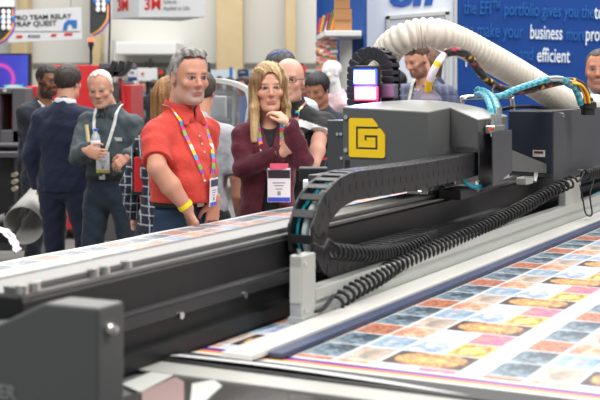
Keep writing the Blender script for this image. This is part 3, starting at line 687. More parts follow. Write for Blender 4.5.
# the arched chain behind the lamp (plane across the beam)
ac = thing('cable_chain', 'black cable chain standing in an upright arch behind the status lamp', 'cable chain', (4.6, 2.07, 1.30), pr=True)
SA = 4.55
eL, eR, eT = pl(347.5, 80, s=SA), pl(392, 80, s=SA), pl(370, 47, s=SA)
Rt = (eL.y-eR.y)/2; yc = (eL.y+eR.y)/2; thk = .045; zc2 = eT.z-Rt
pth = [Vector((0, yc+Rt-thk/2, 1.31+(zc2-1.31)*k/10)) for k in range(10)]+[Vector((0, yc+(Rt-thk/2)*math.cos(math.pi*k/18), zc2+(Rt-thk/2)*math.sin(math.pi*k/18))) for k in range(19)]+[Vector((0, yc-Rt+thk/2, zc2-(zc2-1.31)*k/10)) for k in range(1, 11)]
lk2 = resample(pth, .026)
mb = PB()
for i in range(len(lk2)-1):
    p, q = lk2[i], lk2[i+1]; d = (q-p).normalized(); n = Vector((0, -d.z, d.y)); c = (p+q)/2
    R = Matrix(((1, 0, 0, SA+.04), (0, d.y, n.y, c.y), (0, d.z, n.z, c.z), (0, 0, 0, 1)))
    for x0, x1 in ((-.04, -.03), (.03, .04)): mb.box(x0, x1, -.0115, .0115, -thk/2-.004, thk/2+.003, .003, R=R); mb.box(x0+.001, x1-.001, -.0155, .0155, -thk/2+.003, thk/2-.004, .001, R=R)
    mb.box(-.03, .03, -.008, .008, thk/2-.006, thk/2+.003, .001, R=R); mb.box(-.03, .03, -.008, .008, -thk/2-.001, -thk/2+.005, .001, R=R)
mb.build('links', mat('chain_black', rgb(40, 41, 48), .4), ac)
m = PB(); m.tube([p+Vector((SA+.04, 0, 0)) for p in resample(pth, .02)], .012, 8); m.build('hose', M_rub, ac)
# grey box at the right of the lamp
a, b = pl(374, 84, s=4.505), pl(395, 106, s=4.505)
m = PB(); m.box(4.505, 4.54, b.y, a.y, 1.302 if b.y > TLx else c1.z+.03, a.z, .006)
m.build('junction_box', mat('junction_grey', rgb(92, 94, 104), .4), ca)
bl = bpy.data.lights.new('lamp_glow', 'POINT'); bl.energy = 2.6; bl.color = (.15, .25, 1); bl.shadow_soft_size = .03
o = bpy.data.objects.new('lamp_glow', bl); COL.objects.link(o); o.location = PM @ Vector((SL-.05, l0.y-.05, l0.z-.05))
bl = bpy.data.lights.new('lamp_glow', 'POINT'); bl.energy = .5; bl.color = (1, .15, .5); bl.shadow_soft_size = .03
o = bpy.data.objects.new('lamp_glow', bl); COL.objects.link(o); o.location = PM @ Vector((SL-.05, l1.y+.0, l1.z+.05))
# ------------------------------------------------------------------ drive cabinet right
kb = thing('drive_cabinet', 'dark grey drive cabinet with rivets at the right end of the beam', 'cabinet', (5.5, 1.6, 1.26), pr=True)
k0 = pl(554, 111, t=1.505); KS = k0.x; k1 = pl(509, 113, s=KS)
mb = PB(); mb.box(KS, 7.2, 1.505, 1.515, 1.247, k0.z, .002); mb.box(KS, 7.2, 1.515, k1.y, 1.26, k0.z-.001, .003); cb = mb.build('cabinet_body', M_dark, kb)
mb = PB(); mb.box(KS-.004, KS-.0005, 1.512, k1.y, 1.28, k0.z-.004, .001); mb.build('side_panel', mat('slate_panel', rgb(36, 41, 55), .35), kb)
for px, py in ((562, 115), (585, 113.5), (583, 172)):
    p = pl(px, py, t=1.505); m = PB(); m.cyl((p.x, 1.497, p.z), (p.x, 1.505, p.z), .011, n=14); m.build('rivet', M_steel, kb)
a, b = pl(533, 150, s=KS-.005), pl(545, 157, s=KS-.005)
m = PB(); m.box(KS-.008, KS-.0045, b.y, a.y, b.z, a.z); dl = m.build('display_label', M_lgrey, kb)
m = PB(); m.box(KS-.0095, KS-.008, b.y+.006, a.y-.006, (a.z+b.z)/2, a.z-.004); m.build('display_window', mat('label_maroon', rgb(110, 40, 40), .4), dl)
# triangular gusset below
g = [pl(512, 150, t=1.535), pl(561, 170, t=1.535), pl(561, 174, t=1.535), pl(512, 171, t=1.535)]
m = PB(); m.prism([(q.x, q.z) for q in g], 'y', 1.535, 1.545); m.build('gusset', M_char, ca)
p = pl(530, 172, t=1.56); m = PB(); m.box(p.x-.06, p.x+.03, 1.555, 1.6, 1.245, 1.275, .004); m.build('clamp', M_aluw, ca)
m = PB(); q = pl(535, 178, t=1.55); m.cyl((q.x, 1.552, q.z-.015), (q.x+.03, 1.552, q.z+.03), .008); m.build('latch', M_lgrey, ca)
# ------------------------------------------------------------------ coiled air lines
def coil(name, pts, r, pitch, wr, lab, lead0=None, lead1=None):
    C = catmull(pts, 12); C = resample(C, .004); P = []; s_ = 0
    for i in range(len(C)):
        d = (C[min(i+1, len(C)-1)]-C[max(i-1, 0)]).normalized(); up = Vector((0, 0, 1)); a = (up-d*up.dot(d)).normalized(); b = d.cross(a)
        ph = 2*math.pi*i*.004/pitch
        P.append((C[i], a, b, ph))
    out = []
    nsub = 12; N = int(len(C)*.004/pitch*nsub)
    for k in range(N):
        f = k/N*(len(P)-1); i = int(f); c, a, b, _ = P[i]; c = c.lerp(P[min(i+1, len(P)-1)][0], f-i)
        ph = 2*math.pi*k/nsub
        out.append(c+(a*math.cos(ph)+b*math.sin(ph))*r)
    if lead0: out = catmull(lead0+[out[0]], 5)[:-1]+out
    if lead1: out = out+catmull([out[-1]]+lead1, 5)[1:]
    m = PB(); m.tube(out, wr, 6); return m.build(name, M_rub, smooth='all', tagv=(lab, 'coiled hose', 'coiled air hoses on the front rail'))
ZR = 1.126
post_top = Vector((P0.x+.02, P0.y+.012, 1.21))
cpts = [pl(334, 304, t=1.497), pl(352, 291, t=1.497), pl(378, 277, t=1.505), pl(400, 263, t=1.518), pl(440, 245.5, t=1.518), pl(480, 228, t=1.518), pl(520, 209, t=1.515), pl(548, 193, t=1.505), pl(573, 181, t=1.46)]
coil('coiled_hose', cpts, .023, .036, .0055, 'long black coiled hose stretched along the pale rail to the bracket post', lead0=[pl(314, 312, t=1.498), pl(324, 308, t=1.49)], lead1=[pl(580, 180, t=1.455), pl(584, 172, t=1.45)])
cpts = [pl(333, 251, t=1.50), pl(348, 253, t=1.50), pl(368, 254, t=1.505), pl(388, 252, t=1.525), pl(404, 249.5, t=1.53), pl(425, 241, t=1.54)]
coil('coiled_hose', cpts, .020, .029, .0048, 'short black coiled hose starting at the pale bracket block by the chain curve', lead0=[pl(313, 244, t=1.50), pl(323, 248, t=1.49), pl(328, 240, t=1.49)])
cpts = [pl(585, 176, t=1.45), pl(596, 172, t=1.44), pl(612, 170, t=1.43)]
coil('coiled_hose', cpts, .023, .026, .005, 'black coiled hose bunched right of the bracket post at the frame edge')
m = PB(); m.tube(catmull([pl(580, 185, t=1.45), pl(583, 200, t=1.44), pl(586, 214, t=1.44), pl(592, 214, t=1.43), pl(590, 195, t=1.44), pl(594, 178, t=1.44)], 6), .0035, 6)
m.build('looped_wire', M_rub, smooth='all', tagv=('thin black wire looping down beside the bracket post', 'wire'))
m = PB(); m.tube(catmull([pl(556, 206, t=1.56), pl(580, 202, t=1.56), pl(600, 192, t=1.56), pl(620, 186, t=1.56)], 5), .006, 6)
m.build('teal_tube', M_teal, smooth='all', tagv=('teal air tube lying behind the pale rail at the right edge', 'tube'))
# ------------------------------------------------------------------ big corrugated hose
HP = [at(383, 76, 5.35), at(383.5, 62, 5.3), at(391, 47, 5.2), at(404, 38, 5.15), at(420, 33, 5.15), at(438, 34, 5.15), at(462, 43, 5.25), at(490, 58, 5.35), at(520, 75, 5.5), at(548, 92, 5.65), at(572, 104, 5.9), at(604, 108, 6.3)]
C = resample(catmull(HP, 16), .0036); rr = []
for i in range(len(C)): rr.append(.0515+.0125*abs(math.cos(math.pi*i*.0036/.026)))
m = MB(); m.tube(C, rr, 28); m.build('corrugated_hose', mat('cream_hose', rgb(236, 228, 214), .4, coat=.1, trans=.12), smooth='all', tagv=('large cream corrugated extraction hose arching over the print carriage', 'hose'))
m = MB(); m.tube([at(383, 122, 5.4), at(383, 76, 5.35)], .052, 20); m.build('hose_collar', M_lgrey, ca)
# wiring harness
hp = [at(427, 96, 5.0), at(429, 84, 4.95), at(433, 72, 4.9), at(440, 60, 4.9), at(448, 53.5, 4.95), at(456, 52, 5.05)]
mb = MB(); C1 = resample(catmull(hp, 10), .006); cc = []
mb.tube(C1, .0155, 10)
L1 = len(C1)
for i in range(L1):
    f = i/L1; c = rgb(245, 205, 30) if f < .26 else rgb(240, 238, 232) if f < .44 else rgb(245, 205, 30) if f < .48 else rgb(240, 238, 232) if f < .66 else None
    for k in range(10):
        cc.append(c if c else (rgb(225, 60, 40), rgb(20, 20, 22), rgb(245, 205, 30), rgb(20, 20, 22))[(i//2+k//2) % 4])
har = mb.build('wiring_harness', MS, col=np.array(cc), smooth='all', tagv=('yellow and white sleeved cable rising from the smoky cap beside the bearded man', 'cable'))
mb = MB(); mb.tube(catmull([at(432, 98, 5.02), at(432, 84, 4.98), at(433, 74, 4.96)], 6), .006, 8); mb.build('red_cable', mat('dark_red_cable', rgb(140, 25, 50), .5), har, smooth=True)
hp = [at(446, 53, 4.93), at(456, 51, 4.9), at(468, 56, 4.95), at(476, 67, 5.0), at(487, 80, 5.05), at(500, 88, 5.1), at(515, 91, 5.15), at(532, 89, 5.2), at(550, 84, 5.25), at(568, 81, 5.3), at(580, 84, 5.35), at(586, 93, 5.4), at(588, 103, 5.4)]
C2 = resample(catmull(hp, 10), .005); mb = MB(); nn = 14; rs = []; cc = []
mb.tube(C2, .0165, nn)
for i in range(len(C2)):
    for k in range(nn):
        ph = (k/nn*6+i*.19) % 6
        c = rgb(26, 25, 27)
        if 1.0 < ph < 1.9 and i % 6 < 3: c = rgb(235, 180, 40)
        elif 3.0 < ph < 3.9 and i % 8 < 4: c = rgb(185, 60, 80)
        elif (i//5+k) % 3 == 0: c = rgb(60, 58, 58)
        cc.append(c)
wh = mb.build('wiring_harness', MS, col=np.array(cc), smooth='all', tagv=('braided black harness with yellow and red wires sagging before the cream hose', 'cable'))
q = at(588, 108, 5.4)
mb = MB(); mb.lathe([(0, .045), (.02, .045), (.024, .03), (.036, .025), (.038, .0), (.03, -.005), (.03, -.03), (0, -.03)], c=q, n=12); mb.build('connector', M_rub, wh)
mb = MB(); mb.box(*[at(548, 0, 5.2).x, at(562, 0, 5.2).x], 5.17, 5.22, at(0, 80.5, 5.2).z, at(0, 76.5, 5.2).z, .004); mb.build('clamp', M_steel, wh)
for k, (dx, col_) in enumerate(((2.5, rgb(240, 200, 30)), (0, rgb(200, 50, 60)), (-1.5, rgb(240, 190, 40)))):
    mb = MB(); mb.tube(catmull([at(570+dx, 83-k, 5.27), at(579+dx, 85-k, 5.31), at(585+dx, 93, 5.34), at(587+dx, 103, 5.36)], 6), .0055, 6); mb.build('wire', mat('wire_%d' % k, col_, .4), wh, smooth=True)
def braid(P, r, lab):
    C = resample(catmull(P, 10), .006); n = 14; mb = MB(); mb.tube(C, r, n); cc = []
    for i in range(len(C)):
        for k in range(n):
            hit = ((i+k) % 6 == 0) or ((i-k) % 6 == 0)
            cc.append(rgb(150, 220, 225) if hit else rgb(0, 150, 178))
    return mb.build('teal_tube', mat('braid_print', attr=True, rough=.3, trans=.15), col=np.array(cc), smooth='all', tagv=(lab, 'tube', 'teal braided tubes'))
braid([at(498, 121, 4.72), at(497, 110, 4.75), at(493, 99, 4.85), at(485, 92, 4.95), at(477, 90, 5.0)], .0145, 'teal braided tube bending left from the right one of the air fittings')
braid([at(492, 121, 4.70), at(491, 111, 4.72), at(488, 101, 4.8), at(482, 94, 4.9), at(476, 95, 4.95)], .012, 'teal braided tube rising from the left air fitting behind the chain bracket')
braid([at(476, 88, 5.02), at(480, 92, 5.02), at(489, 96, 5.02), at(500, 96, 5.05), at(514, 90, 5.1), at(530, 84.5, 5.16), at(545, 80, 5.2), at(560, 79, 5.24), at(572, 85, 5.3), at(578, 95, 5.34), at(581, 105, 5.36)], .0135, 'long teal braided tube following the black harness to the drive cabinet')
m = MB(); m.tube(catmull([at(499, 124, 4.75), at(501, 112, 4.8), at(497, 100, 4.9), at(492, 92, 5.0), at(494, 86, 5.05)], 8), .0065, 8)
m.build('black_cable', M_rub, smooth='all', tagv=('thin black cable rising from the air fittings beside the teal tubes', 'cable'))
m = MB(); m.tube(catmull([at(500, 110, 5.5), at(515, 107, 5.5), at(535, 107, 5.6), at(556, 110, 5.6)], 8), .008, 8)
m.build('black_cable', M_rub, smooth='all', tagv=('black cable lying along the top edge of the slate cabinet panel', 'cable'))
# ------------------------------------------------------------------ printed sheets
def pictures(S, T):
    """print design: s, t in metres -> linear colour"""
    out = np.ones((len(S), 3))*.94
    us, ut = .41, .40
    ps_, pt_ = (S-.02) % us, (T) % ut
    ks = np.floor((S-.02)/us)
    cells = [ # s0 s1 t0 t1 kind
        (.00, .135, .003, .197, 'food'), (.142, .27, .003, .097, 'yellow'), (.142, .27, .103, .197, 'sketch'), (.277, .403, .003, .097, 'purple'), (.277, .403, .103, .197, 'white'),
        (.00, .135, .203, .297, 'green'), (.00, .135, .303, .397, 'teal'), (.142, .27, .203, .297, 'bird'), (.142, .27, .303, .397, 'teal'), (.277, .403, .203, .297, 'orange'), (.277, .403, .303, .397, 'brown')]
    pal = {'food': [(66, 52, 50), (215, 120, 75), (240, 205, 120), (150, 60, 60), (235, 190, 110), (110, 70, 70)], 'yellow': [(240, 190, 50), (245, 225, 130), (130, 80, 35), (245, 195, 60)],
           'sketch': [(205, 220, 238), (240, 242, 250), (110, 145, 205), (225, 230, 242)], 'purple': [(110, 60, 160), (205, 90, 150), (250, 160, 120), (90, 60, 150)],
           'white': [(240, 240, 248), (205, 212, 235), (150, 165, 215)], 'green': [(236, 204, 190), (62, 112, 104), (228, 190, 170), (245, 225, 215)], 'blush': [(240, 215, 205), (215, 160, 140), (250, 235, 225)],
           'bird': [(176, 204, 224), (52, 98, 145), (240, 240, 240), (60, 90, 120)], 'orange': [(230, 140, 100), (250, 205, 175), (200, 105, 70), (245, 225, 215)],
           'brown': [(165, 88, 60), (225, 140, 100), (110, 64, 54), (235, 180, 145)], 'teal': [(40, 62, 86), (140, 165, 180), (30, 44, 60), (84, 112, 135)]}
    for (a, b, c, d, kd) in cells:
        m = (ps_ > a) & (ps_ < b) & (pt_ > c) & (pt_ < d)
        if not m.any(): continue
        x, y = (ps_[m]-a)/(b-a), (pt_[m]-c)/(d-c); sd = sum(map(ord, kd)) % 17
        P_ = np.array([rgb(*q) for q in pal[kd]]); n = .6*fbm(x*5+sd, y*5*(2 if kd == 'food' else 1), sd)+.4*fbm(x*13+sd, y*13, sd+5)
        if kd in ('food', 'yellow'):
            r = np.hypot(x-.5, (y-.5)*(1.2)); n = .7*n+.3*(np.sin(r*11+n*5)*.5+.5); n = np.where(r > .52, 0.02, n)
        if kd in ('bird', 'green'):
            blob = np.hypot(x-.55+.2*n, (y-.5)*1.5) < .34; n = np.where(blob, .34+.3*n, n*.42)
        if kd == 'brown': n = .35*n+.65*vnoise(x*16, y*16, 3)
        n = np.clip((n-.12)/.76, 0, .999)*(len(P_)-1); i = n.astype(int); f = (n-i)[:, None]
        i2 = np.minimum(i+1, len(P_)-1)
        out[m] = P_[i]*(1-f)+P_[i2]*f
    return out
def sheet(name, s0, s1, t0, t1, z, step, lab, bands, lead=True, pale=.0):
    ns, nt_ = int((s1-s0)/step)+1, int((t1-t0)/step)+1
    S, T = np.meshgrid(np.linspace(s0, s1, ns), np.linspace(t0, t1, nt_), indexing='ij'); S, T = S.ravel(), T.ravel()
    Z = np.full(len(S), z)
    if lead:
        e = np.clip((s0+.14-S)/.14, 0, 1); Z = Z+.010*e**2*(1+.5*np.sin(T*5+1))
    else:
        Z = Z+.0015*np.sin(S*7+T*5)
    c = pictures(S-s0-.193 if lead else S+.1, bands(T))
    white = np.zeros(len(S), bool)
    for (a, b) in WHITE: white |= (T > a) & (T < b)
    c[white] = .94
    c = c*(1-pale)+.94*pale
    if lead:
        c[S < s0+.175] = .93
        for a, b, col_ in ((.142, .162, (30, 40, 150)), (.125, .143, (220, 60, 140)), (.106, .125, (250, 185, 50))):
            c[(S > s0+a) & (S < s0+b)] = rgb(*col_)
    mb = PB(); mb.add(list(zip(S, T, Z)), [(i*nt_+j, (i+1)*nt_+j, (i+1)*nt_+j+1, i*nt_+j+1) for i in range(ns-1) for j in range(nt_-1)])
    n0 = len(mb.v)
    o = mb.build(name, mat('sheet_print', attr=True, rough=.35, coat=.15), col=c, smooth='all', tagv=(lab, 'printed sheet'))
    md = o.modifiers.new('th', 'SOLIDIFY'); md.thickness = .0012; md.offset = -1
    return o
WHITE = [(.915, .967)]
sheet('printed_sheet', 2.38, 6.6, .42, 1.592, 1.0445-.008, .0065, 'wide glossy sheet of colourful photo prints coming out under the front bar', lambda T: np.where(T > .94, T-.967, T-.915+.4))
WHITE = [(2.952, 3.0)]
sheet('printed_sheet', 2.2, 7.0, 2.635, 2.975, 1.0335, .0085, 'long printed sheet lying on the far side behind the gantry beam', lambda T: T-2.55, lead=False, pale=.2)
# black strip standing in for the shadow under the near sheet's lifted edge
mb = PB(); mb.box(2.36, 2.45, .42, 1.598, 1.0385, 1.0425); mb.build('edge_shadow', M_rub, pr)
# white curled strip at the far left
cs = thing('curled_label', 'curled white printed offcut with black marks at the far table corner', 'offcut', at(6, 262, 4.6))
C = catmull([at(-8, 231, 4.5), at(2, 234, 4.5), at(9, 242, 4.5), at(13, 251, 4.5), at(17, 258, 4.5)], 5)[:18]
vs = []; nk = 18; cc = []
for k in range(nk):
    for j in range(24):
        vs.append((C[k].x, C[k].y+.12*j/23, C[k].z))
        blk = (j < 3 and (k//2) % 2 == 0 and k > 3) or (5 < k < 9 and 8 < j < 14 and (k+j) % 3) or (j > 20 and (k//2) % 2)
        cc.append(rgb(30, 30, 32) if blk else rgb(236, 236, 238))
mb = MB(); mb.add(vs, [(k*24+j, k*24+j+1, (k+1)*24+j+1, (k+1)*24+j) for k in range(nk-1) for j in range(23)])
o = mb.build('strip', MS, cs, col=np.array(cc), smooth='all'); md = o.modifiers.new('th', 'SOLIDIFY'); md.thickness = .001
# dark and white fixtures behind the beam near the woman
ft = thing('edge_clamp_unit', 'white and black clamp unit standing on the far sheet left of the carriage', 'clamp', (4.35, 2.35, 1.03), pr=True)
a, b = at(303, 181, 5.0), at(331, 201, 5.0)
MB().box(a.x, b.x, 5.0, 5.1, b.z, a.z, .006).build('white_bar', M_white, ft)
a, b = at(299, 168, 5.3), at(328, 181, 5.3); MB().box(a.x, b.x, 5.3, 5.4, b.z, a.z, .006).build('black_block', M_rub, ft)
a = at(312, 172, 5.25); MB().cyl((a.x+.02, 5.18, a.z-.03), (a.x+.12, 5.18, a.z-.03), .02).build('roller', M_lgrey, ft)
a, b = at(304, 181, 5.32), at(312, 210, 5.32); MB().box(a.x, a.x+.03, 5.11, 5.4, 1.032, at(0, 181, 5.3).z, .004).build('foot', M_blk2, ft)
# ================================================================== PEOPLE (smooth volumes meshed by surface nets)
class Field:
    def __init__(s, lo, hi, h):
        s.lo = np.array(lo, np.float32); s.h = h; s.n = np.ceil((np.array(hi)-np.array(lo))/h).astype(int)+1
        s.a = np.full(s.n, .2, np.float32)
    def blk(s, lo, hi, pad):
        i0 = np.clip(np.floor((np.array(lo)-pad-s.lo)/s.h).astype(int), 0, s.n-1); i1 = np.clip(np.ceil((np.array(hi)+pad-s.lo)/s.h).astype(int)+1, 1, s.n)
        sl = tuple(slice(a, b) for a, b in zip(i0, i1))
        ax = [s.lo[k]+np.arange(i0[k], i1[k], dtype=np.float32)*s.h for k in range(3)]
        return sl, ax[0][:, None, None], ax[1][None, :, None], ax[2][None, None, :]
    def _ell(s, X, Y, Z, p1, p2, a1, b1, a2, b2, e1):
        p1 = np.array(p1, np.float32); p2 = np.array(p2, np.float32); d = p2-p1; L = float(np.linalg.norm(d))
        ax = d/L if L > 1e-6 else np.cross(e1, (0, 1., 0)) if abs(e1[1]) < .9 else np.array((0, 0, 1.))
        e1 = np.array(e1, float); e1 = e1-ax*np.dot(e1, ax); e1 /= np.linalg.norm(e1)+1e-9; e2 = np.cross(ax, e1)
        x, y, z = X-p1[0], Y-p1[1], Z-p1[2]
        al = x*ax[0]+y*ax[1]+z*ax[2]; t = np.clip(al/max(L, 1e-6), 0, 1); al = al-t*L
        u = x*e1[0]+y*e1[1]+z*e1[2]; v = x*e2[0]+y*e2[1]+z*e2[2]
        A = a1+(a2-a1)*t; B = b1+(b2-b1)*t; C = np.minimum(A, B)
        k0 = np.sqrt((u/A)**2+(v/B)**2+(al/C)**2); k1 = np.sqrt((u/A**2)**2+(v/B**2)**2+(al/C**2)**2)+1e-6
        return k0*(k0-1)/k1
    def cone(s, p1, p2, r1, r2=None, k=.02, e1=(1, .01, .02), op='add'):
        r2 = r1 if r2 is None else r2
        a1, b1 = r1 if hasattr(r1, '__len__') else (r1, r1); a2, b2 = r2 if hasattr(r2, '__len__') else (r2, r2)
        R = max(a1, b1, a2, b2); lo = np.minimum(p1, p2)-R; hi = np.maximum(p1, p2)+R
        sl, X, Y, Z = s.blk(lo, hi, k*1.2+.012)
        if min(x.stop-x.start for x in sl) <= 0: return
        s.comb(sl, s._ell(X, Y, Z, p1, p2, a1, b1, a2, b2, e1), k, op)
    def ell(s, c, r, R=None, k=.02, op='add'):
        R = np.eye(3) if R is None else np.array(R); m = max(r)
        sl, X, Y, Z = s.blk(np.array(c)-m, np.array(c)+m, k*1.2+.012)
        if min(x.stop-x.start for x in sl) <= 0: return
        x, y, z = X-c[0], Y-c[1], Z-c[2]
        q = [x*R[0, i]+y*R[1, i]+z*R[2, i] for i in range(3)]
        k0 = np.sqrt(sum((q[i]/r[i])**2 for i in range(3))); k1 = np.sqrt(sum((q[i]/r[i]**2)**2 for i in range(3)))+1e-6
        s.comb(sl, k0*(k0-1)/k1, k, op)
    def comb(s, sl, d, k, op):
        a = s.a[sl]
        if op == 'add':
            h = np.maximum(k-np.abs(a-d), 0)/max(k, 1e-6); s.a[sl] = np.minimum(a, d)-h*h*k*.25
        else:
            d = -d; h = np.maximum(k-np.abs(a-d), 0)/max(k, 1e-6); s.a[sl] = np.maximum(a, d)+h*h*k*.25
    def grid(s):
        return [s.lo[k]+np.arange(s.n[k], dtype=np.float32)*s.h for k in range(3)]
    def apply(s, fn, op=None):
        ax = s.grid(); X, Y, Z = ax[0][:, None, None], ax[1][None, :, None], ax[2][None, None, :]
        r = fn(X, Y, Z)
        s.a = np.maximum(s.a, r).astype(np.float32) if op == 'cut' else (s.a+r).astype(np.float32)
    torso = None
    def front(s, x, z, default=0.):
        A = s.torso if s.torso is not None else s.a
        i, k = int(round((x-s.lo[0])/s.h)), int(round((z-s.lo[2])/s.h))
        if not (0 <= i < s.n[0] and 0 <= k < s.n[2]): return default
        w_ = np.where(A[i, :, k] < 0)[0]
        if not len(w_): return default
        j = w_[0]
        if j == 0: return s.lo[1]
        a, b = A[i, j-1, k], A[i, j, k]
        return float(s.lo[1]+(j-1+a/(a-b))*s.h)
    def back(s, x, z, default=0.):
        i, k = int(round((x-s.lo[0])/s.h)), int(round((z-s.lo[2])/s.h)); w_ = np.where(s.a[i, :, k] < 0)[0]
        return float(s.lo[1]+w_[-1]*s.h) if len(w_) else default
    def mesh(s):
        a = s.a.copy()
        for ax in range(3):
            sl = [slice(None)]*3; sl[ax] = 0; a[tuple(sl)] = np.maximum(a[tuple(sl)], .001); sl[ax] = -1; a[tuple(sl)] = np.maximum(a[tuple(sl)], .001)
        sg = a < 0; n = a.shape
        c = np.zeros((n[0]-1, n[1]-1, n[2]-1), np.int8)
        for i in (0, 1):
            for j in (0, 1):
                for k in (0, 1): c += sg[i:n[0]-1+i, j:n[1]-1+j, k:n[2]-1+k]
        cells = np.argwhere((c > 0) & (c < 8)); idx = np.full(c.shape, -1, np.int64); idx[tuple(cells.T)] = np.arange(len(cells))
        P = np.zeros((len(cells), 3)); W = np.zeros(len(cells))
        corners = [(i, j, k) for i in (0, 1) for j in (0, 1) for k in (0, 1)]
        for p in corners:
            for ax in range(3):
                if p[ax] == 0:
                    q = list(p); q[ax] = 1
                    va = a[cells[:, 0]+p[0], cells[:, 1]+p[1], cells[:, 2]+p[2]]; vb = a[cells[:, 0]+q[0], cells[:, 1]+q[1], cells[:, 2]+q[2]]
                    m = (va < 0) != (vb < 0); t = np.where(m, va/(va-vb+1e-12), 0)
                    for d in range(3): P[:, d] += np.where(m, p[d]+(t if d == ax else 0), 0)
                    W += m
        P = (cells+P/W[:, None])*s.h+s.lo
        F_ = []
        for ax in range(3):
            b, c2 = (ax+1) % 3, (ax+2) % 3
            s0 = [slice(None)]*3; s1 = [slice(None)]*3; s0[ax] = slice(0, -1); s1[ax] = slice(1, None)
            e = np.argwhere(sg[tuple(s0)] != sg[tuple(s1)])
            e = e[(e[:, b] > 0) & (e[:, c2] > 0) & (e[:, b] < n[b]-1) & (e[:, c2] < n[c2]-1)]
            inside = sg[e[:, 0], e[:, 1], e[:, 2]]
            q = []
            for db, dc in ((0, 0), (-1, 0), (-1, -1), (0, -1)):
                f = e.copy(); f[:, b] += db; f[:, c2] += dc; q.append(idx[f[:, 0], f[:, 1], f[:, 2]])
            q = np.stack(q, 1); q[~inside] = q[~inside][:, ::-1]
            F_.append(q)
        return P, np.concatenate(F_)
def to_obj(P, Fc, name, m, parent, col=None, xf=None):
    if xf is not None: P = P @ np.array(xf.to_3x3()).T+np.array(xf.translation)
    me = bpy.data.meshes.new(name); me.vertices.add(len(P)); me.vertices.foreach_set('co', P.astype(np.float32).ravel())
    me.loops.add(len(Fc)*4); me.loops.foreach_set('vertex_index', Fc.ravel().astype(np.int32))
    me.polygons.add(len(Fc)); me.polygons.foreach_set('loop_start', np.arange(0, len(Fc)*4, 4, dtype=np.int32)); me.polygons.foreach_set('loop_total', np.full(len(Fc), 4, np.int32))
    me.update(calc_edges=True); me.validate(); me.polygons.foreach_set('use_smooth', [True]*len(me.polygons))
    me.materials.append(m)
    if col is not None:
        a = me.color_attributes.new('Col', 'FLOAT_COLOR', 'POINT'); cc = np.ones((len(P), 4), np.float32); cc[:, :3] = col; a.data.foreach_set('color', cc.ravel())
    o = bpy.data.objects.new(name, me); COL.objects.link(o); o.parent = parent
    return o
def rotz(a): c, s = math.cos(a), math.sin(a); return np.array(((c, -s, 0), (s, c, 0), (0, 0, 1.)))
def rotx(a): c, s = math.cos(a), math.sin(a); return np.array(((1, 0, 0), (0, c, -s), (0, s, c)))
def roty(a): c, s = math.cos(a), math.sin(a); return np.array(((c, 0, s), (0, 1, 0), (-s, 0, c)))
SKIN = mat('skin', attr=True, rough=.5, bump=.04, bscale=180)
CLOTH = mat('cloth', attr=True, rough=.85, bump=.55, bscale=11, sheen=.1, bdist=.05)
CLOTHF = mat('fine_cloth', attr=True, rough=.8, bump=.4, bscale=13, sheen=.08, bdist=.045)
DENIM = mat('denim', attr=True, rough=.85, bump=.4, bscale=30, var=.2)
HAIRM = mat('hair', attr=True, rough=.55, bump=.6, bscale=130, var=.35)
def head_sdf(f, c, R, fem=False, s=1., jaw=1., ears=True):
    """c: head centre; R: 3x3 head axes; face looks along -y"""
    def L(x, y, z): return tuple(np.array(c)+R @ (np.array((x, y, z))*s))
    def E(p, r, k=.02, op='add'): f.ell(L(*p), tuple(q*s for q in r), R, k*s, op)
    def C(p, q, r1, r2, k=.01, op='add'):
        g = lambda r: tuple(x*s for x in r) if hasattr(r, '__len__') else r*s
        f.cone(L(*p), L(*q), g(r1), g(r2), k*s, tuple(R @ np.array((1, .01, .01))), op)
    E((0, .014, .035), (.074, .094, .082)); E((0, -.018, .04), (.066, .07, .066), .03)
    E((0, -.032, -.03), (.059*jaw, .06, .078), .03)
    C((-.036*jaw, -.015, -.075), (.036*jaw, -.015, -.075), .028, .028, .03)
    C((-.02, -.058, -.092), (.02, -.058, -.092), .02, .02, .03)
    E((0, -.077, -.1), (.017 if fem else .021, .012, .013), .02)
    C((-.03, -.079, .024), (.03, -.079, .024), .011 if fem else .0135, .011 if fem else .0135, .015)
    for sx in (-1, 1):
        E((sx*.030, -.096, .004), (.016, .014, .0095), .010, 'sub')
        E((sx*.030, -.076, .003), (.0135, .0135, .012), .002)
        E((sx*.042, -.066, -.024), (.02, .018, .017), .02)
        C((sx*.018, -.091, .0105), (sx*.042, -.084, .0105), .0042, .0035, .004)
        if ears:
            E((sx*.074, .006, -.004), (.009, .018, .031), .008); E((sx*.082, .000, .000), (.007, .009, .017), .004, 'sub')
    n = .85 if fem else 1
    C((0, -.088, .016), (0, -.106, -.024), .0075*n, .0105*n, .010)
    E((0, -.109, -.027), (.0105*n, .010, .009), .008)
    for sx in (-1, 1): E((sx*.0115*n, -.099, -.031), (.0075, .009, .0068), .006)
    C((-.018, -.0885, -.0585), (.018, -.0885, -.0585), .0048, .0048, .006); C((-.015, -.088, -.069), (.015, -.088, -.069), .0062, .0062, .006)
    C((-.02, -.098, -.0635), (.02, -.098, -.0635), .0032, .0032, .003, 'sub')
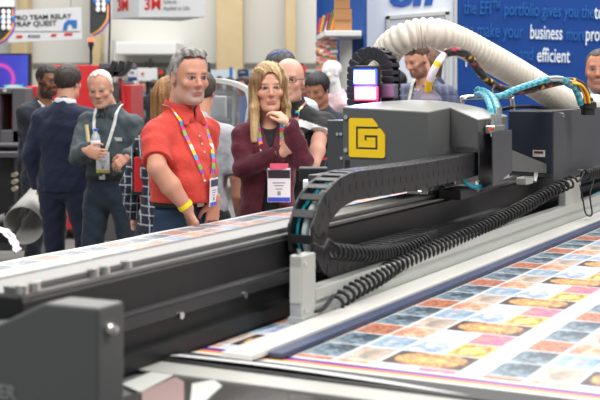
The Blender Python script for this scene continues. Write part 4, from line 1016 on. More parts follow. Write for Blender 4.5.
def face_cols(P, c, R, s, skin, o):
    """colours of the head from head-local position: lips, brows, eyes, beard"""
    q = (P-np.array(c)) @ R/s; x, y, z = q[:, 0], q[:, 1], q[:, 2]; ax = np.abs(x)
    col = np.tile(np.array(rgb(*skin)), (len(P), 1)); sk = col[0].copy()
    inh = (np.abs(z) < .15) & (np.linalg.norm(q, axis=1) < .17)
    def mix(m, c2, a=1.):
        m = np.clip(m, 0, 1)[:, None]*a*inh[:, None]; nonlocal_c = np.array(c2); return col*(1-m)+nonlocal_c*m
    g = lambda cx, cz, rx, rz: np.exp(-(((ax-cx)/rx)**2+((z-cz)/rz)**2))*(y < -.03)
    col = mix(g(.045, -.028, .022, .018)+.8*np.exp(-((x/.014)**2+((z+.027)/.014)**2))*(y < -.08), sk*np.array((1.0, .72, .68)), .55)
    if o.get('beard'):
        bc, amt = o['beard']; nz = fbm(x*160, z*160+y*90, 4)
        m = np.clip((-.033-z+.012*np.clip((ax-.03)/.03, 0, 1)*0+np.clip((y+.06)*-.0, 0, 1))/.012, 0, 1)*np.clip((.012-y)/.02, 0, 1)
        side = np.clip((ax-.052)/.01, 0, 1)*np.clip((.0-z)/.02, 0, 1)*np.clip((.012-y)/.01, 0, 1)
        m = m*np.clip((.050-ax-.0-(z+.04)*.3)/.012, 0, 1); m = np.maximum(m*(z > -.135), side*(z > -.12)); lipm = (ax < .021) & (np.abs(z+.0635) < .0105) & (y < -.07)
        nosez = (z > -.045) & (ax < .02); m = m*(~lipm)*(~nosez)*(.7+.5*nz)
        col = mix(m, rgb(*bc), amt)
    lip = np.exp(-((x/.021)**4+((z+.0635)/.0095)**4))*(y < -.075)
    col = mix(lip, rgb(*o.get('lip', (168, 98, 88))), .8)
    col = mix(lip*(np.abs(z+.0635) < .0016), (.05, .02, .02), .6)
    br = np.exp(-(((ax-.031)/.019)**4+((z-.0215-.05*np.clip(.02-np.abs(ax-.03), 0, .02)*0)/.0045)**2))*(y < -.055)
    col = mix(br, rgb(*o.get('brow', (70, 50, 40))), o.get('browa', .8))
    eye = (((ax-.030)/.0135)**2+((z-.003)/.0062)**2 < 1) & (y < -.074)
    lid = (((ax-.030)/.0165)**2+((z-.0035)/.0088)**2 < 1) & (y < -.066)
    col = mix(lid.astype(float), sk*.35, o.get('lida', .8)); lash = (np.abs(z-.0095+30*(ax-.03)**2) < .0022) & (np.abs(ax-.030) < .016) & (y < -.066); col = mix(lash.astype(float), sk*.12, o.get('lida', .8)); col = mix(eye.astype(float), (.36, .33, .32), 1)
    gx = o.get('gaze', 0.); iris = (np.hypot(ax*np.sign(x)-np.sign(x)*.030-gx, z-.003) < .0058) & (y < -.074) & (np.abs(z-.003) < .0058)
    col = mix(iris.astype(float), rgb(*o.get('iris', (60, 50, 45))), 1)
    if o.get('stubble_hair'):
        hc, zh = o['stubble_hair']; m = np.clip((z-zh-np.clip(-(y+.03)*.6, -.05, .05))/.01, 0, 1)*np.clip((y+.075)/.01, 0, 1)
        col = mix(m, rgb(*hc), .8)
    return col
def hand_sdf(f, w, d, n, side, curl=.5, s=1., thumb=.6, spread=.12, r=1.):
    """w: wrist; d: unit direction to fingertips; n: palm normal; side: unit towards the thumb"""
    w, d, n = (np.array(v, float) for v in (w, d, n)); d /= np.linalg.norm(d); n = n-d*n.dot(d); n /= np.linalg.norm(n)
    sd = np.cross(d, n)*side
    kn = w+d*.085*s
    f.cone(w-d*.01, w+d*.045*s, (.024*s, .018*s), (.036*s, .015*s), .02, tuple(sd)); f.cone(w+d*.045*s, kn, (.036*s, .015*s), (.040*s, .013*s), .012, tuple(sd))
    Ls = (.070, .078, .073, .058)
    for i in range(4):
        off = sd*(.030-.020*i)*s; p = w+d*(.086-.004*abs(i-1))*s+off; ang = curl*(.55+.08*i); dd = d+sd*(spread*(1.5-i)*.5); dd /= np.linalg.norm(dd)
        a = 0
        for j, fr in enumerate((.45, .30, .25)):
            a += ang*(1 if j else .8); v = dd*math.cos(a)+n*math.sin(a); q = p+v*Ls[i]*fr*s
            f.cone(p, q, (.0088-.0009*j)*s*r, (.0079-.0009*j)*s*r, .004); p = q
    p = w+d*.025*s+sd*.024*s; v = d*.62+sd*.75+n*.25*thumb; v /= np.linalg.norm(v); q = p+v*.042*s
    f.cone(p, q, .0125*s, .0105*s, .012); v2 = d*.9+sd*.25+n*.5*thumb; v2 /= np.linalg.norm(v2); q2 = q+v2*.03*s
    f.cone(q, q2, .0102*s, .009*s, .005); v3 = d*.9+n*.7*thumb; v3 /= np.linalg.norm(v3); f.cone(q2, q2+v3*.022*s, .009*s, .0075*s, .004)
def person(o):
    """o: description of pose, clothes and face; local frame faces -y, right hand at -x"""
    H = o['H']; k = H/1.80; h = o.get('vox', .005)
    t = thing('person', o['label'], 'person', o['loc'], o['yaw'], o.get('group'))
    fem = o.get('fem', False); wd = o.get('wide', 1.)*k; dp = o.get('deep', 1.)*k
    lean = o.get('lean', 0.)
    zsh = 1.503*k+o.get('shz', 0); shw = (.155 if fem else .175)*wd
    hy, hp_, hr = o.get('hyaw', 0), o.get('hpitch', 0), o.get('hroll', 0)
    R = rotz(hy) @ roty(hr) @ rotx(hp_)
    hs = o.get('hs', 1.)*k*(.95 if fem else 1.0)
    hc = np.array(o.get('hc', (0, -.035, 1.672)))*np.array((1, 1, k)); hc[2] = H-.128*hs*1.0+o.get('hdz', 0)
    nb = np.array((0, .02, zsh+.01)); joints = {}
    for sd in 'RL':
        s_ = -1 if sd == 'R' else 1
        J = o.get(sd, {})
        sh = np.array(J.get('sh', (s_*shw, .015, zsh-.088)))
        el = np.array(J.get('el', (s_*(shw+.05), .03, zsh-.33*k)), float); wr = np.array(J.get('wr', (s_*(shw+.05), -.06, zsh-.58*k)), float)
        joints[sd] = (sh, el, wr)
    lo = np.array((-.42*k, -.42*k, o.get('zmin', .75)*k)); hi = np.array((.42*k, .34*k, H+.03))
    # body: head, neck, trunk core, arms and hands in one surface
    f = Field(lo, hi, h)
    f.cone((0, .02, .95*k), (0, .02, 1.15*k), (.12*wd, .075*dp), (.105*wd, .07*dp), .02); f.cone((0, .02, 1.15*k), (0, .02, zsh-.08), (.105*wd, .07*dp), (.13*wd, .075*dp), .03)
    f.cone((-shw*.7, .02, zsh-.092), (shw*.7, .02, zsh-.092), .038*k, .038*k, .05)
    nr = (.047 if fem else .06)*k*o.get('neckr', 1)
    f.cone(nb-np.array((0, 0, .03)), hc+R @ np.array((0, .025, -.055))*hs, nr*1.12, nr, .03)
    sk = o.get('armskin', 1.)
    for sd in 'RL':
        sh, el, wr = joints[sd]; J = o.get(sd, {})
        f.cone(sh, el, .040*k*sk, .036*k*sk, .02); f.cone(el, el*.55+wr*.45, .036*k*sk, .038*k*sk, .012); f.cone(el*.55+wr*.45, wr, .038*k*sk, .023*k*sk, .012)
        hd = J.get('hand')
        if hd: hand_sdf(f, wr, hd['d'], hd['n'], hd['side'], hd.get('curl', .6), hd.get('s', 1.)*k*(.9 if fem else 1.), hd.get('thumb', .6), hd.get('spread', .12))
    head_sdf(f, hc, R, fem, hs, o.get('jaw', 1.), ears=o.get('ears', True))
    P, Fc = f.mesh(); col = face_cols(P, hc, R, hs, o['skin'], o)
    if o.get('nails'):
        pass
    body = to_obj(P, Fc, 'body', SKIN, t, col)
    # hair
    if o.get('hair'):
        hf = Field(hc-.28*k if o['hair'] == 'long' else hc-.17*k, hc+.2*k, o.get('hvox', h*.8)); o['hairfn'](hf, hc, R, hs, o)
        P, Fc = hf.mesh()
        q = (P-hc) @ R/hs; c1, c2 = np.array(rgb(*o['hcol'][0])), np.array(rgb(*o['hcol'][1]))
        if o['hair'] == 'long': nz = fbm(q[:, 0]*110+q[:, 1]*80, q[:, 2]*5, 5)
        else: nz = fbm(q[:, 0]*90+q[:, 2]*30, q[:, 1]*40, 5)
        if 'hgrad' in o: nz = np.clip(nz+o['hgrad'](q), 0, 1)
        nz = np.clip((nz-.25)*2, 0, 1)[:, None]
        to_obj(P, Fc, 'hair', HAIRM, t, c1*(1-nz)+c2*nz)
    # garments
    tf = None
    for g in o.get('clothes', []):
        kind = g['kind']; m = g.get('mat', CLOTH); ex = g.get('ex', 0.)
        if kind == 'top':
            tf = Field(lo+np.array((-.06, -.06, g.get('z0', .88)*k-lo[2]-.02)), hi+np.array((.06, .02, -(hi[2]-zsh-.11))), h)
            rings = g.get('rings') or [(.86, .175, .13, 0), (.98, .17, .125, 0), (1.1, .16, .118, 0), (1.25, .172, .122, 0), (1.36, .178, .115, .005), (1.42, .165, .09, .012)]
            pr_ = None
            for (z, a, b, yo) in rings:
                p = (g.get('xo', 0), .015+yo, z*k); r_ = ((a+ex)*wd, (b+ex)*dp)
                if pr_: tf.cone(pr_[0], p, pr_[1], r_, .03, (1, 0, 0))
                pr_ = (p, r_)
            for s_ in (-1, 1): tf.cone((s_*.02, .018, zsh-.022), (s_*shw*.92, .015, zsh-.084), (.046*k+ex, .062*k+ex), (.044*k+ex, .056*k+ex), .04, (0, 0, 1))
            tf.cone((0, .018, zsh-.06), (0, .02, zsh+.012), (.13*wd, .075), (.062*k+ex, .062*k+ex), .05)
            tf.torso = tf.a.copy()
            for sd in 'RL':
                sh, el, wr = joints[sd]; sl = g.get('sleeve', 1.)
                ra, rb, rc = g.get('sr', (.066, .055, .042)); ra, rb, rc = (r*k+ex for r in (ra, rb, rc))
                if sl < 1:
                    e2 = sh*(1-sl)+el*sl; ax = (el-sh)/np.linalg.norm(el-sh); tf.cone(sh, e2+ax*.035, ra, rb, .04)
                    tf.cone(e2+ax*(rb*1.7), e2+ax*(rb*1.7+.12), rb*1.7, rb*1.7, .003, op='sub')
                else:
                    cuff = el*(1-g.get('cuff', .93))+wr*g.get('cuff', .93)
                    tf.cone(sh, el, ra, rb, .045); tf.cone(el, cuff, rb, rc, .02)
                if sl < 1:   # open the sleeve end square
                    pass
            if g.get('belly'): b = g['belly']; tf.ell(b[0], b[1], None, .08)
            for b in g.get('bumps', []): tf.ell(b[0], b[1], None, .05)
            if g.get('folds', .004):
                A = g.get('folds', .004); sd_ = o.get('seed', 0)
                tf.apply(lambda X, Y, Z: A*(np.sin(38*Z+9*X+14*Y+sd_)*np.sin(17*X-21*Z+11*Y+1.3*sd_)+.6*np.sin(70*X+25*Z+30*Y+sd_)*np.sin(31*Z+20*Y)))
            z0 = g.get('z0', .88)*k
            tf.apply(lambda X, Y, Z: (z0-Z)+0*X+0*Y, 'cut')
            nz_ = g.get('neck', (.062, .0)); 
            tf.cone((0, .0+nz_[1], zsh+.005), (0, -.03+nz_[1], zsh+.12), nz_[0]*k, nz_[0]*k*1.3, .01, op='sub')
            if g.get('vee'):
                wv, zv, yb = g['vee'][:3]; zt_ = zsh+.03; x0 = g['vee'][3] if len(g['vee']) > 3 else 0
                below = g['vee'][4] if len(g['vee']) > 4 else 0.
                def vf(X, Y, Z):
                    ww_ = np.where(Z > zv, wv*(Z-zv)/(zt_-zv), below*(zv-Z))-.0
                    return np.minimum(np.minimum(ww_-np.abs(X-x0), (yb-Y)), .05)
                tf.apply(lambda X, Y, Z: vf(X, Y, Z), 'cut')
            P, Fc = tf.mesh(); base = np.tile(np.array(rgb(*g['col'])), (len(P), 1))
            if g.get('paint'): base = g['paint'](P, base, joints, k)
            to_obj(P, Fc, g['name'], m, t, base)
            if kind == 'top' and g.get('ref'): o['_ref'] = tf
            o['_tf'] = tf
        elif kind == 'legs':
            lf = Field(np.array((-.3*k, -.35*k, .0)), np.array((.3*k, .35*k, g.get('z1', 1.04)*k)), max(h, .006))
            hw = .095*wd
            lf.cone((0, .02, .93*k), (0, .015, 1.06*k), ((.175+ex)*wd, (.125+ex)*dp), ((.163+ex)*wd, (.118+ex)*dp), .03, (1, 0, 0))
            for s_ in (-1, 1):
                kx = g.get('kn', {}).get(s_, (s_*.11, -.02, .50)); an = g.get('an', {}).get(s_, (s_*.12, .03, .06))
                hp2 = (s_*hw, .02, .90*k)
                kk = tuple(np.array(kx)*k); aa = tuple(np.array(an)*k)
                lf.cone(hp2, kk, (.1*wd, .105*dp), .072*k, .03, (1, 0, 0)); lf.cone(kk, aa, .068*k, .056*k, .02)
            lf.apply(lambda X, Y, Z: .004*np.sin(45*Z+20*X)*np.sin(23*X+30*Y+12*Z))
            z1, z2_ = g.get('z1', 1.04)*k-.006, .05*k
            lf.apply(lambda X, Y, Z: np.maximum(Z-z1, z2_-Z)+0*X+0*Y, 'cut')
            P, Fc = lf.mesh(); base = np.tile(np.array(rgb(*g['col'])), (len(P), 1))
            if g.get('paint'): base = g['paint'](P, base, joints, k)
            to_obj(P, Fc, g['name'], m, t, base)
            for s_ in (-1, 1):
                an = g.get('an', {}).get(s_, (s_*.12, .03, .06)); sf = Field((an[0]*k-.07, an[1]*k-.25, 0), (an[0]*k+.07, an[1]*k+.1, .14), .008)
                sf.cone((an[0]*k, an[1]*k+.03, .045), (an[0]*k+s_*.02, an[1]*k-.17, .035), (.042, .045), (.045, .032), .02, (1, 0, 0)); sf.cone((an[0]*k, an[1]*k+.01, .05), (an[0]*k, an[1]*k, .12), .042, .045, .02)
                sf.apply(lambda X, Y, Z: (.002-Z)+0*X+0*Y, 'cut'); P, Fc = sf.mesh(); to_obj(P, Fc, 'shoe', mat('shoe_leather', rgb(30, 28, 28), .4), t)
            if g.get('belt'):
                n = 40; zb = (z1-.012); mb = MB(); vs = []
                ra, rb = (.163+ex)*wd+.006, (.118+ex)*dp+.006
                for i in range(n):
                    a = 2*math.pi*i/n
                    for (dr, dz) in ((0, -.019), (.005, -.019), (.005, .019), (0, .019)): vs.append(((ra+dr)*math.cos(a), .015+(rb+dr)*math.sin(a), zb+dz))
                mb.add(vs, [(i*4+j, ((i+1) % n)*4+j, ((i+1) % n)*4+(j+1) % 4, i*4+(j+1) % 4) for i in range(n) for j in range(4)])
                bo = local(mb, 'belt', mat('belt_leather', rgb(35, 28, 26), .4), t)
                mb = MB(); mb.box(-.022, .022, .015-rb-.011, .015-rb-.004, zb-.018, zb+.018, .002); local(mb, 'buckle', M_steel, bo)
        elif kind == 'collar':
            cf = Field((-.14, -.16, zsh-.1), (.14, .14, zsh+.09), h*.8); r0 = nr+.012; 
            c0_ = np.array((0, .012, zsh+.02+g.get('dz', 0)))
            cf.cone(c0_+np.array((0, .0, -.03)), c0_+np.array((0, .002, .006)), r0+.017, r0+.009, .01); cf.cone(c0_+np.array((0, 0, -.05)), c0_+np.array((0, -.008, .1)), r0+.001, r0-.004, .004, op='sub')
            for s_ in (-1, 1):
                cf.cone((s_*.042, -.054, zsh+.004), (s_*.058, -.082, zsh-.04), (.022, .006), (.013, .005), .01, (1, 0, .5))
                if g.get('open'): pass
            cf.cone((0, -.1, zsh+.1), (0, -.11, zsh-.06), (.014, .06), (.004, .05), .004, (1, 0, 0), op='sub')
            P, Fc = cf.mesh(); to_obj(P, Fc, 'collar', m, t, np.tile(np.array(rgb(*g['col'])), (len(P), 1)))
    o['_R'], o['_hc'], o['_hs'], o['_zsh'], o['_k'], o['_j'], o['_t'] = R, hc, hs, zsh, k, joints, t
    return t
def local(mb, name, m, t, col=None, smooth=False):
    me = bpy.data.meshes.new(name); me.from_pydata([tuple(v) for v in mb.v], [], mb.f); me.update()
    ob = bpy.data.objects.new(name, me); COL.objects.link(ob); ob.parent = t; me.materials.append(m)
    if smooth: me.polygons.foreach_set('use_smooth', [True]*len(me.polygons))
    if col is not None:
        a = me.color_attributes.new('Col', 'FLOAT_COLOR', 'POINT'); cc = np.ones((len(me.vertices), 4), np.float32); cc[:, :3] = col; a.data.foreach_set('color', cc.ravel())
    return ob
def lanyard(o, pts, cols, w_=.02, badge=None, m=None, bz=None):
    """pts: (x,z) from the right shoulder side down to the badge and up the other side; follows the chest"""
    tf, t = o['_tf'], o['_t']; zsh = o['_zsh']
    def strand(q):
        C = catmull([(x, 0, z) for x, z in q], 10); out = []; last = None
        for c in C:
            y = tf.front(c.x, c.z, None)
            if y is None: y = last if last is not None else -.05
            y = min(y, .03)
            last = y; out.append(Vector((c.x, y-.006, c.z)))
        ys = [p.y for p in out]; n = len(ys)
        for i in range(n): out[i].y = min(sum(ys[max(0, i-2):i+3])/len(ys[max(0, i-2):i+3]), ys[i]+.002)
        return out
    parts = []
    for q in pts:
        S = strand(q)
        if q is pts[0] or True:
            s_ = -1 if S[0].x < 0 else 1
            neck = [Vector((s_*.04, .09, zsh+.045)), Vector((s_*.074, .045, zsh+.045)), Vector((s_*.078, -.01, zsh+.032))]
            S = catmull(neck+[S[0]], 6)[:-1]+S
        mb = MB(); mb.ribbon(resample(S, .006), (1, 0, 0) , w_, .0022)
        n = len(mb.v); cc = np.array([rgb(*cols[(i//4//4) % len(cols)]) for i in range(n)])
        parts.append(local(mb, 'lanyard', m or mat('ribbon', attr=True, rough=.5), t, cc)); end = S[-1]
    return end
def badge(o, c, w_, h_, band, foot, yaw=0., name='badge', top=None):
    t = o['_t']; R = Matrix.Translation(c) @ Matrix.Rotation(yaw, 4, 'Z') @ Matrix.Rotation(.04, 4, 'X')
    mb = MB(); mb.box(-w_/2, w_/2, -.002, .002, -h_, 0, .0008, R=R); b = local(mb, name, mat('badge_white', rgb(232, 234, 238), .35), t)
    if band:
        mb = MB(); mb.box(-w_/2+.002, w_/2-.002, -.0032, -.002, -h_*.30, -h_*.06, R=R); local(mb, 'header', mat('badge_%d_%d_%d' % band, rgb(*band), .4), b)
    if foot:
        mb = MB(); mb.box(-w_/2+.002, w_/2-.002, -.0032, -.002, -h_*.985, -h_*.86, R=R); local(mb, 'footer', mat('badge_%d_%d_%d' % foot, rgb(*foot), .4), b)
    mb = MB()
    for i, (zz, ww) in enumerate(((.42, .55), (.50, .4), (.60, .3))): mb.box(-w_*ww/2, w_*ww/2, -.003, -.002, -h_*(zz+.03), -h_*zz, R=R)
    mb.box(-.008, .008, -.003, -.002, -h_*.80, -h_*.68, R=R)
    local(mb, 'print_lines', M_inkg, b)
    mb = MB(); mb.box(-.006, .006, -.003, .003, -.002, .022, .001, R=R); local(mb, 'clip', M_steel, b)
    return b
# hair styles (head-local metres)
def cut_local(f, c, R, s, fn):
    def g(X, Y, Z):
        x, y, z = X-c[0], Y-c[1], Z-c[2]; q = [(x*R[0, i]+y*R[1, i]+z*R[2, i])/s for i in range(3)]
        return fn(*q)*s
    f.apply(g, 'cut')
def hair_short(f, c, R, s, o):
    v = o.get('hvol', .010); top = o.get('htop', .012)
    L = lambda x, y, z: tuple(np.array(c)+R @ (np.array((x, y, z))*s))
    f.ell(L(0, .016, .036), (((.074+v)*s), (.094+v)*s, (.082+top)*s), R, .02); f.ell(L(0, -.016, .046), ((.066+v)*s, (.072+v)*s, (.068+top)*s), R, .03)
    if o.get('quiff'): f.cone(L(-.035, -.052, .108), L(.04, -.055, .106), .02*s, .018*s, .02)
    f.apply(lambda X, Y, Z: .0025*np.sin(170*X+60*Z)*np.sin(120*Y+50*X))
    hl = o.get('hline', .062); nape = o.get('nape', -.065)
    def fn(x, y, z):
        line = np.where(y < -.052, hl+(y+.052)*-.1, np.where(y < -.005, hl+(o.get('side', -.02)-hl)*np.clip((y+.052)/.035, 0, 1), np.where(y < .03, o.get('side', -.02), nape+(-.02-nape)*np.clip((.055-y)/.025, 0, 1))))
        wob = .004*np.sin(x*130)+.003*np.sin(y*200)
        return line-z+wob
    cut_local(f, c, R, s, fn)
def hair_bald(f, c, R, s, o):
    L = lambda x, y, z: tuple(np.array(c)+R @ (np.array((x, y, z))*s))
    v = o.get('hvol', .005)
    f.ell(L(0, .016, .035), ((.074+v)*s, (.094+v)*s, (.08+v)*s), R, .02)
    top = o.get('bald_top', .055)
    cut_local(f, c, R, s, lambda x, y, z: np.maximum(np.where(y < .03, -.02, -.055+.035*np.clip((.055-y)/.025, 0, 1))-z+0*x, np.maximum(z-top-.3*np.clip(y, 0, .2)+.003*np.sin(90*y), -(y+o.get('bald_front', .03)))))
def hair_long(f, c, R, s, o):
    L = lambda x, y, z: tuple(np.array(c)+R @ (np.array((x, y, z))*s))
    f.ell(L(0, .018, .036), (.086*s, .105*s, .093*s), R, .02); f.ell(L(0, -.02, .046), (.078*s, .083*s, .080*s), R, .03)
    ln = o.get('hlen', .26)
    for sx in (-1, 1):
        f.cone(L(sx*.071, -.015, .03), L(sx*.074, -.035, -.09), (.019*s, .05*s), (.023*s, .045*s), .03, tuple(R @ np.array((1, 0, 0.))))
        f.cone(L(sx*.074, -.035, -.09), L(sx*.084, -.052, -ln), (.025*s, .045*s), (.016*s, .022*s), .02, tuple(R @ np.array((1, 0, 0.))))
        f.cone(L(sx*.06, .05, .0), L(sx*.07, .05, -.16), (.035*s, .05*s), (.035*s, .03*s), .03, tuple(R @ np.array((1, 0, 0.))))
    f.cone(L(0, .085, .02), L(0, .075, -.17), (.06*s, .04*s), (.06*s, .025*s), .03, tuple(R @ np.array((1, 0, 0.))))
    def gr(X, Y, Z):
        x, y, z = X-c[0], Y-c[1], Z-c[2]; q = [(x*R[0, i]+y*R[1, i]+z*R[2, i]) for i in range(3)]
        return .0028*np.sin(260*q[0]+14*q[2])*np.sin(150*q[1]+10*q[2]+2)
    f.apply(gr)
    def fn(x, y, z):
        # open the face: an oval in front
        w_ = np.where(z > 0, .048*np.sqrt(np.clip(1-(np.clip(z, 0, .2)/.082)**2, 0, 1)), .048+.06*np.clip(-.06-z, 0, .2))
        return np.where((y < -.012) , np.minimum(w_-np.abs(x), .05), -.05)
    cut_local(f, c, R, s, fn)
    # parting line
    f.cone(L(.012, -.09, .12), L(.012, .06, .145), .0055*s, .0055*s, .006, op='sub')
def placer(px, Y, yaw, z=0.):
    loc = Vector(((px-300)/F*Y, Y, z)); Ri = rotz(-yaw)
    def L(qx, qy, qY): return Ri @ (np.array(at(qx, qy, qY))-np.array(loc))
    def D(x, y, z_): return Ri @ np.array((x, y, z_), float)     # a world direction in the local frame
    return loc, L, D
RAINBOW = [(240, 200, 50), (60, 170, 220), (225, 70, 130), (110, 190, 80), (150, 90, 190), (240, 130, 50), (240, 240, 240)]
rd = math.radians
def band(t, c, ax, r, w_, m, name):
    ax = Vector(ax).normalized(); c = Vector(c); mb = MB(); a = ax.orthogonal().normalized(); b = ax.cross(a); n = 24
    for i in range(n):
        th = 2*math.pi*i/n; d = a*math.cos(th)+b*math.sin(th)
        for (dr, dz) in ((0, -w_/2), (.003, -w_/2), (.003, w_/2), (0, w_/2)): mb.v.append(c+d*(r+dr)+ax*dz)
    mb.f = [(i*4+j, ((i+1) % n)*4+j, ((i+1) % n)*4+(j+1) % 4, i*4+(j+1) % 4) for i in range(n) for j in range(4)]
    return local(mb, name, m, t)
def glasses(o, col=(40, 40, 45), y=-.098, up=0.):
    R, c, s = o['_R'], np.array(o['_hc']), o['_hs']; P = lambda x, yy, z: Vector(c+R @ (np.array((x, yy, z))*s)); mb = MB()
    for sx in (-1, 1):
        mb.tube([P(sx*.031+.0215*math.cos(a), y, .003+up+.0145*math.sin(a)) for a in np.linspace(0, 2*math.pi, 20)], .0016*s, 6)
        mb.tube([P(sx*.052, y, .008+up), P(sx*.078, -.05, .008+up), P(sx*.081, .005, .012+up)], .0018*s, 6)
    mb.tube([P(-.01, y, .006+up), P(0, y-.003, .008+up), P(.01, y, .006+up)], .0016*s, 6)
    return local(mb, 'glasses', mat('frame_%d' % col[0], rgb(*col), .3), o['_t'])
# ------------------------------------------------------------------ red polo man
yaw = rd(48); loc, L, D = placer(183.5, 5.65, yaw)
def polo_paint(P, b, j, k):
    x, y, z = P.T; m = (np.abs(x-.0) < .004) & (y < 0) & (z > 1.36); b[m] *= .72
    return b
red = dict(label='grey-haired man in a red polo shirt and jeans, hands in pockets', loc=loc, yaw=yaw, H=1.812, vox=.0046, zmin=.86, seed=1, skin=(206, 148, 122), wide=.85, deep=1.06, neckr=1.05, hyaw=rd(-16), hpitch=rd(3), hs=1.01, jaw=.96,
  R=dict(el=L(157, 168, 5.42), wr=L(187, 208, 5.46), hand=dict(d=D(.2, .45, -.9), n=D(.7, .5, 0), side=1, curl=.1, thumb=.1)),
  L=dict(el=(.20, .14, 1.17), wr=L(214, 199, 5.62), hand=dict(d=D(-.1, .1, -1), n=D(-.6, .6, .2), side=-1, curl=.3)), armskin=1.16,
  hair='short', hairfn=hair_short, hcol=((92, 88, 84), (176, 172, 166)), hvol=.0045, htop=.013, quiff=True, hline=.094, side=-.01, beard=((168, 156, 148), .5), brow=(92, 74, 62), browa=.85, iris=(42, 38, 36), lip=(165, 95, 85),
  clothes=[dict(kind='legs', name='jeans', mat=DENIM, col=(38, 60, 84), ex=-.012, z1=1.135, belt=True, kn={-1: (-.11, -.03, .5), 1: (.11, -.03, .5)}),
    dict(kind='top', name='polo_shirt', mat=CLOTHF, col=(210, 68, 54), z0=1.118, sleeve=.70, sr=(.066, .060, .05), ex=.002, folds=.006, paint=polo_paint,
      rings=[(1.08, .160, .126, .0), (1.16, .166, .138, -.012), (1.26, .170, .138, -.012), (1.34, .172, .125, 0), (1.42, .160, .09, .012)], neck=(.066, 0)),
    dict(kind='collar', mat=CLOTHF, col=(200, 60, 48))])
person(red)
zs_ = red['_zsh']
e = lanyard(red, [[(-.072, zs_-.03), (-.066, 1.40), (-.045, 1.30), (-.012, 1.22)], [(.072, zs_-.03), (.066, 1.40), (.045, 1.30), (.018, 1.22)]], RAINBOW, .019)
yb_ = red['_tf'].front(0.03, 1.2, -.12)
badge(red, (.035, yb_-.012, 1.235), .085, .125, (40, 50, 80), (60, 90, 200), rd(24))
wr = red['_j']['R'][2]; el_ = red['_j']['R'][1]
band(red['_t'], wr-(wr-el_)/np.linalg.norm(wr-el_)*.015, wr-el_, .031, .02, mat('yellow_band', rgb(250, 220, 20), .5), 'wristband')
mb = MB()
for i in range(3): p = (0, red['_tf'].front(0, 1.42-.035*i, -.1)-.001, 1.42-.035*i); mb.ball(p, (.006, .003, .006), 8)
local(mb, 'buttons', M_lgrey, red['_t'])
# ------------------------------------------------------------------ blonde woman
yaw = rd(10); loc, L, D = placer(268, 6.35, yaw)
bl = dict(label='blonde woman in a burgundy blazer resting her chin on one hand', loc=loc, yaw=yaw, H=1.762, vox=.0044, zmin=.9, fem=True, seed=3, skin=(218, 166, 140), wide=.87, deep=.95, hyaw=rd(-3), hpitch=rd(2), hroll=rd(-2), hs=1.11,
  L=dict(el=L(303, 160, 6.16), wr=L(289, 124, 6.05), hand=dict(d=D(-.62, .10, .60), n=D(-.62, .35, -.5), side=1, curl=.95, thumb=.5, s=.95, spread=.04)),
  R=dict(el=L(243, 168, 6.27), wr=L(282, 153, 6.10), hand=dict(d=D(.78, .0, .62), n=D(.1, 1, 0), side=1, curl=.2, s=.95, spread=.03, thumb=.1)), armskin=.8,
  hair='long', hairfn=hair_long, hcol=((128, 92, 56), (226, 196, 142)), hlen=.25, hgrad=lambda q: -.05+.2*np.clip(-q[:, 2]/.2, 0, 1), brow=(120, 90, 65), browa=.75, iris=(52, 54, 60), lip=(185, 100, 98), lida=.9, jaw=.92, ears=False,
  clothes=[dict(kind='legs', name='trousers', mat=CLOTH, col=(26, 26, 30), ex=-.032, z1=1.02),
    dict(kind='top', name='black_top', mat=CLOTHF, col=(24, 24, 28), z0=.95, sleeve=.3, sr=(.04, .035, .03), ex=-.016, folds=.001, neck=(.06, -.03)),
    dict(kind='top', name='blazer', mat=CLOTH, col=(92, 28, 46), z0=.86, sleeve=1, cuff=.9, sr=(.05, .05, .042), ex=.002, folds=.006, neck=(.062, 0), vee=(.058, 1.30, .0, .0, .16),
      rings=[(.82, .20, .135, 0), (.95, .19, .13, 0), (1.08, .158, .115, 0), (1.22, .160, .115, 0), (1.34, .172, .118, .0), (1.42, .160, .088, .012)])])
person(bl)
zs_ = bl['_zsh']
lanyard(bl, [[(-.06, zs_-.02), (-.052, 1.36), (-.032, 1.26), (-.012, 1.20), (-.004, 1.10)], [(.06, zs_-.02), (.056, 1.36), (.040, 1.26), (.022, 1.20), (.012, 1.10)]], RAINBOW, .02)
# lapels
for s_ in (-1, 1):
    pts = [(s_*.062, 1.43), (s_*.058, 1.38), (s_*.045, 1.31), (s_*.02, 1.26), (s_*.006, 1.22)]
    Q = []
    for (x, z) in pts: Q.append(Vector((x+s_*.016, bl['_tf'].front(x+s_*.03, z, -.1)-.006, z)))
    mb = MB(); mb.ribbon(catmull(Q, 5), (1, .0, .25*s_), .034, .005); local(mb, 'lapel', mat('lapel_cloth', rgb(84, 24, 40), .8, bump=.1), bl['_t'], smooth=True)
Lq = L(279, 168, 6.02)
badge(bl, Vector(Lq), 0.11, .165, (45, 40, 50), (60, 80, 200), rd(-10))
mb = MB(); mb.box(-.045, .045, -.004, .004, -.006, .022, .002, R=Matrix.Translation(Vector(Lq)+Vector((0, -.004, 0)))); local(mb, 'badge_ribbon', mat('pink_ribbon', rgb(225, 90, 120), .5, var=.4), bl['_t'])
wr, el_ = bl['_j']['L'][2], bl['_j']['L'][1]; u_ = (wr-el_)/np.linalg.norm(wr-el_)
wt = band(bl['_t'], wr-u_*.012, u_, .0245, .016, M_steel, 'watch')
fd = np.array(D(.15, -1, .1)); c_ = wr-u_*.012+fd*.026; mb = MB(); mb.cyl(c_, c_+fd*.007, .017, n=20); local(mb, 'watch_case', M_steel, wt); mb = MB(); mb.cyl(c_+fd*.007, c_+fd*.0078, .014, n=20); local(mb, 'dial', M_sign, wt)
band(bl['_t'], wr-u_*.038, u_, .027, .008, mat('bead_dark', rgb(70, 60, 50), .4), 'bracelet')
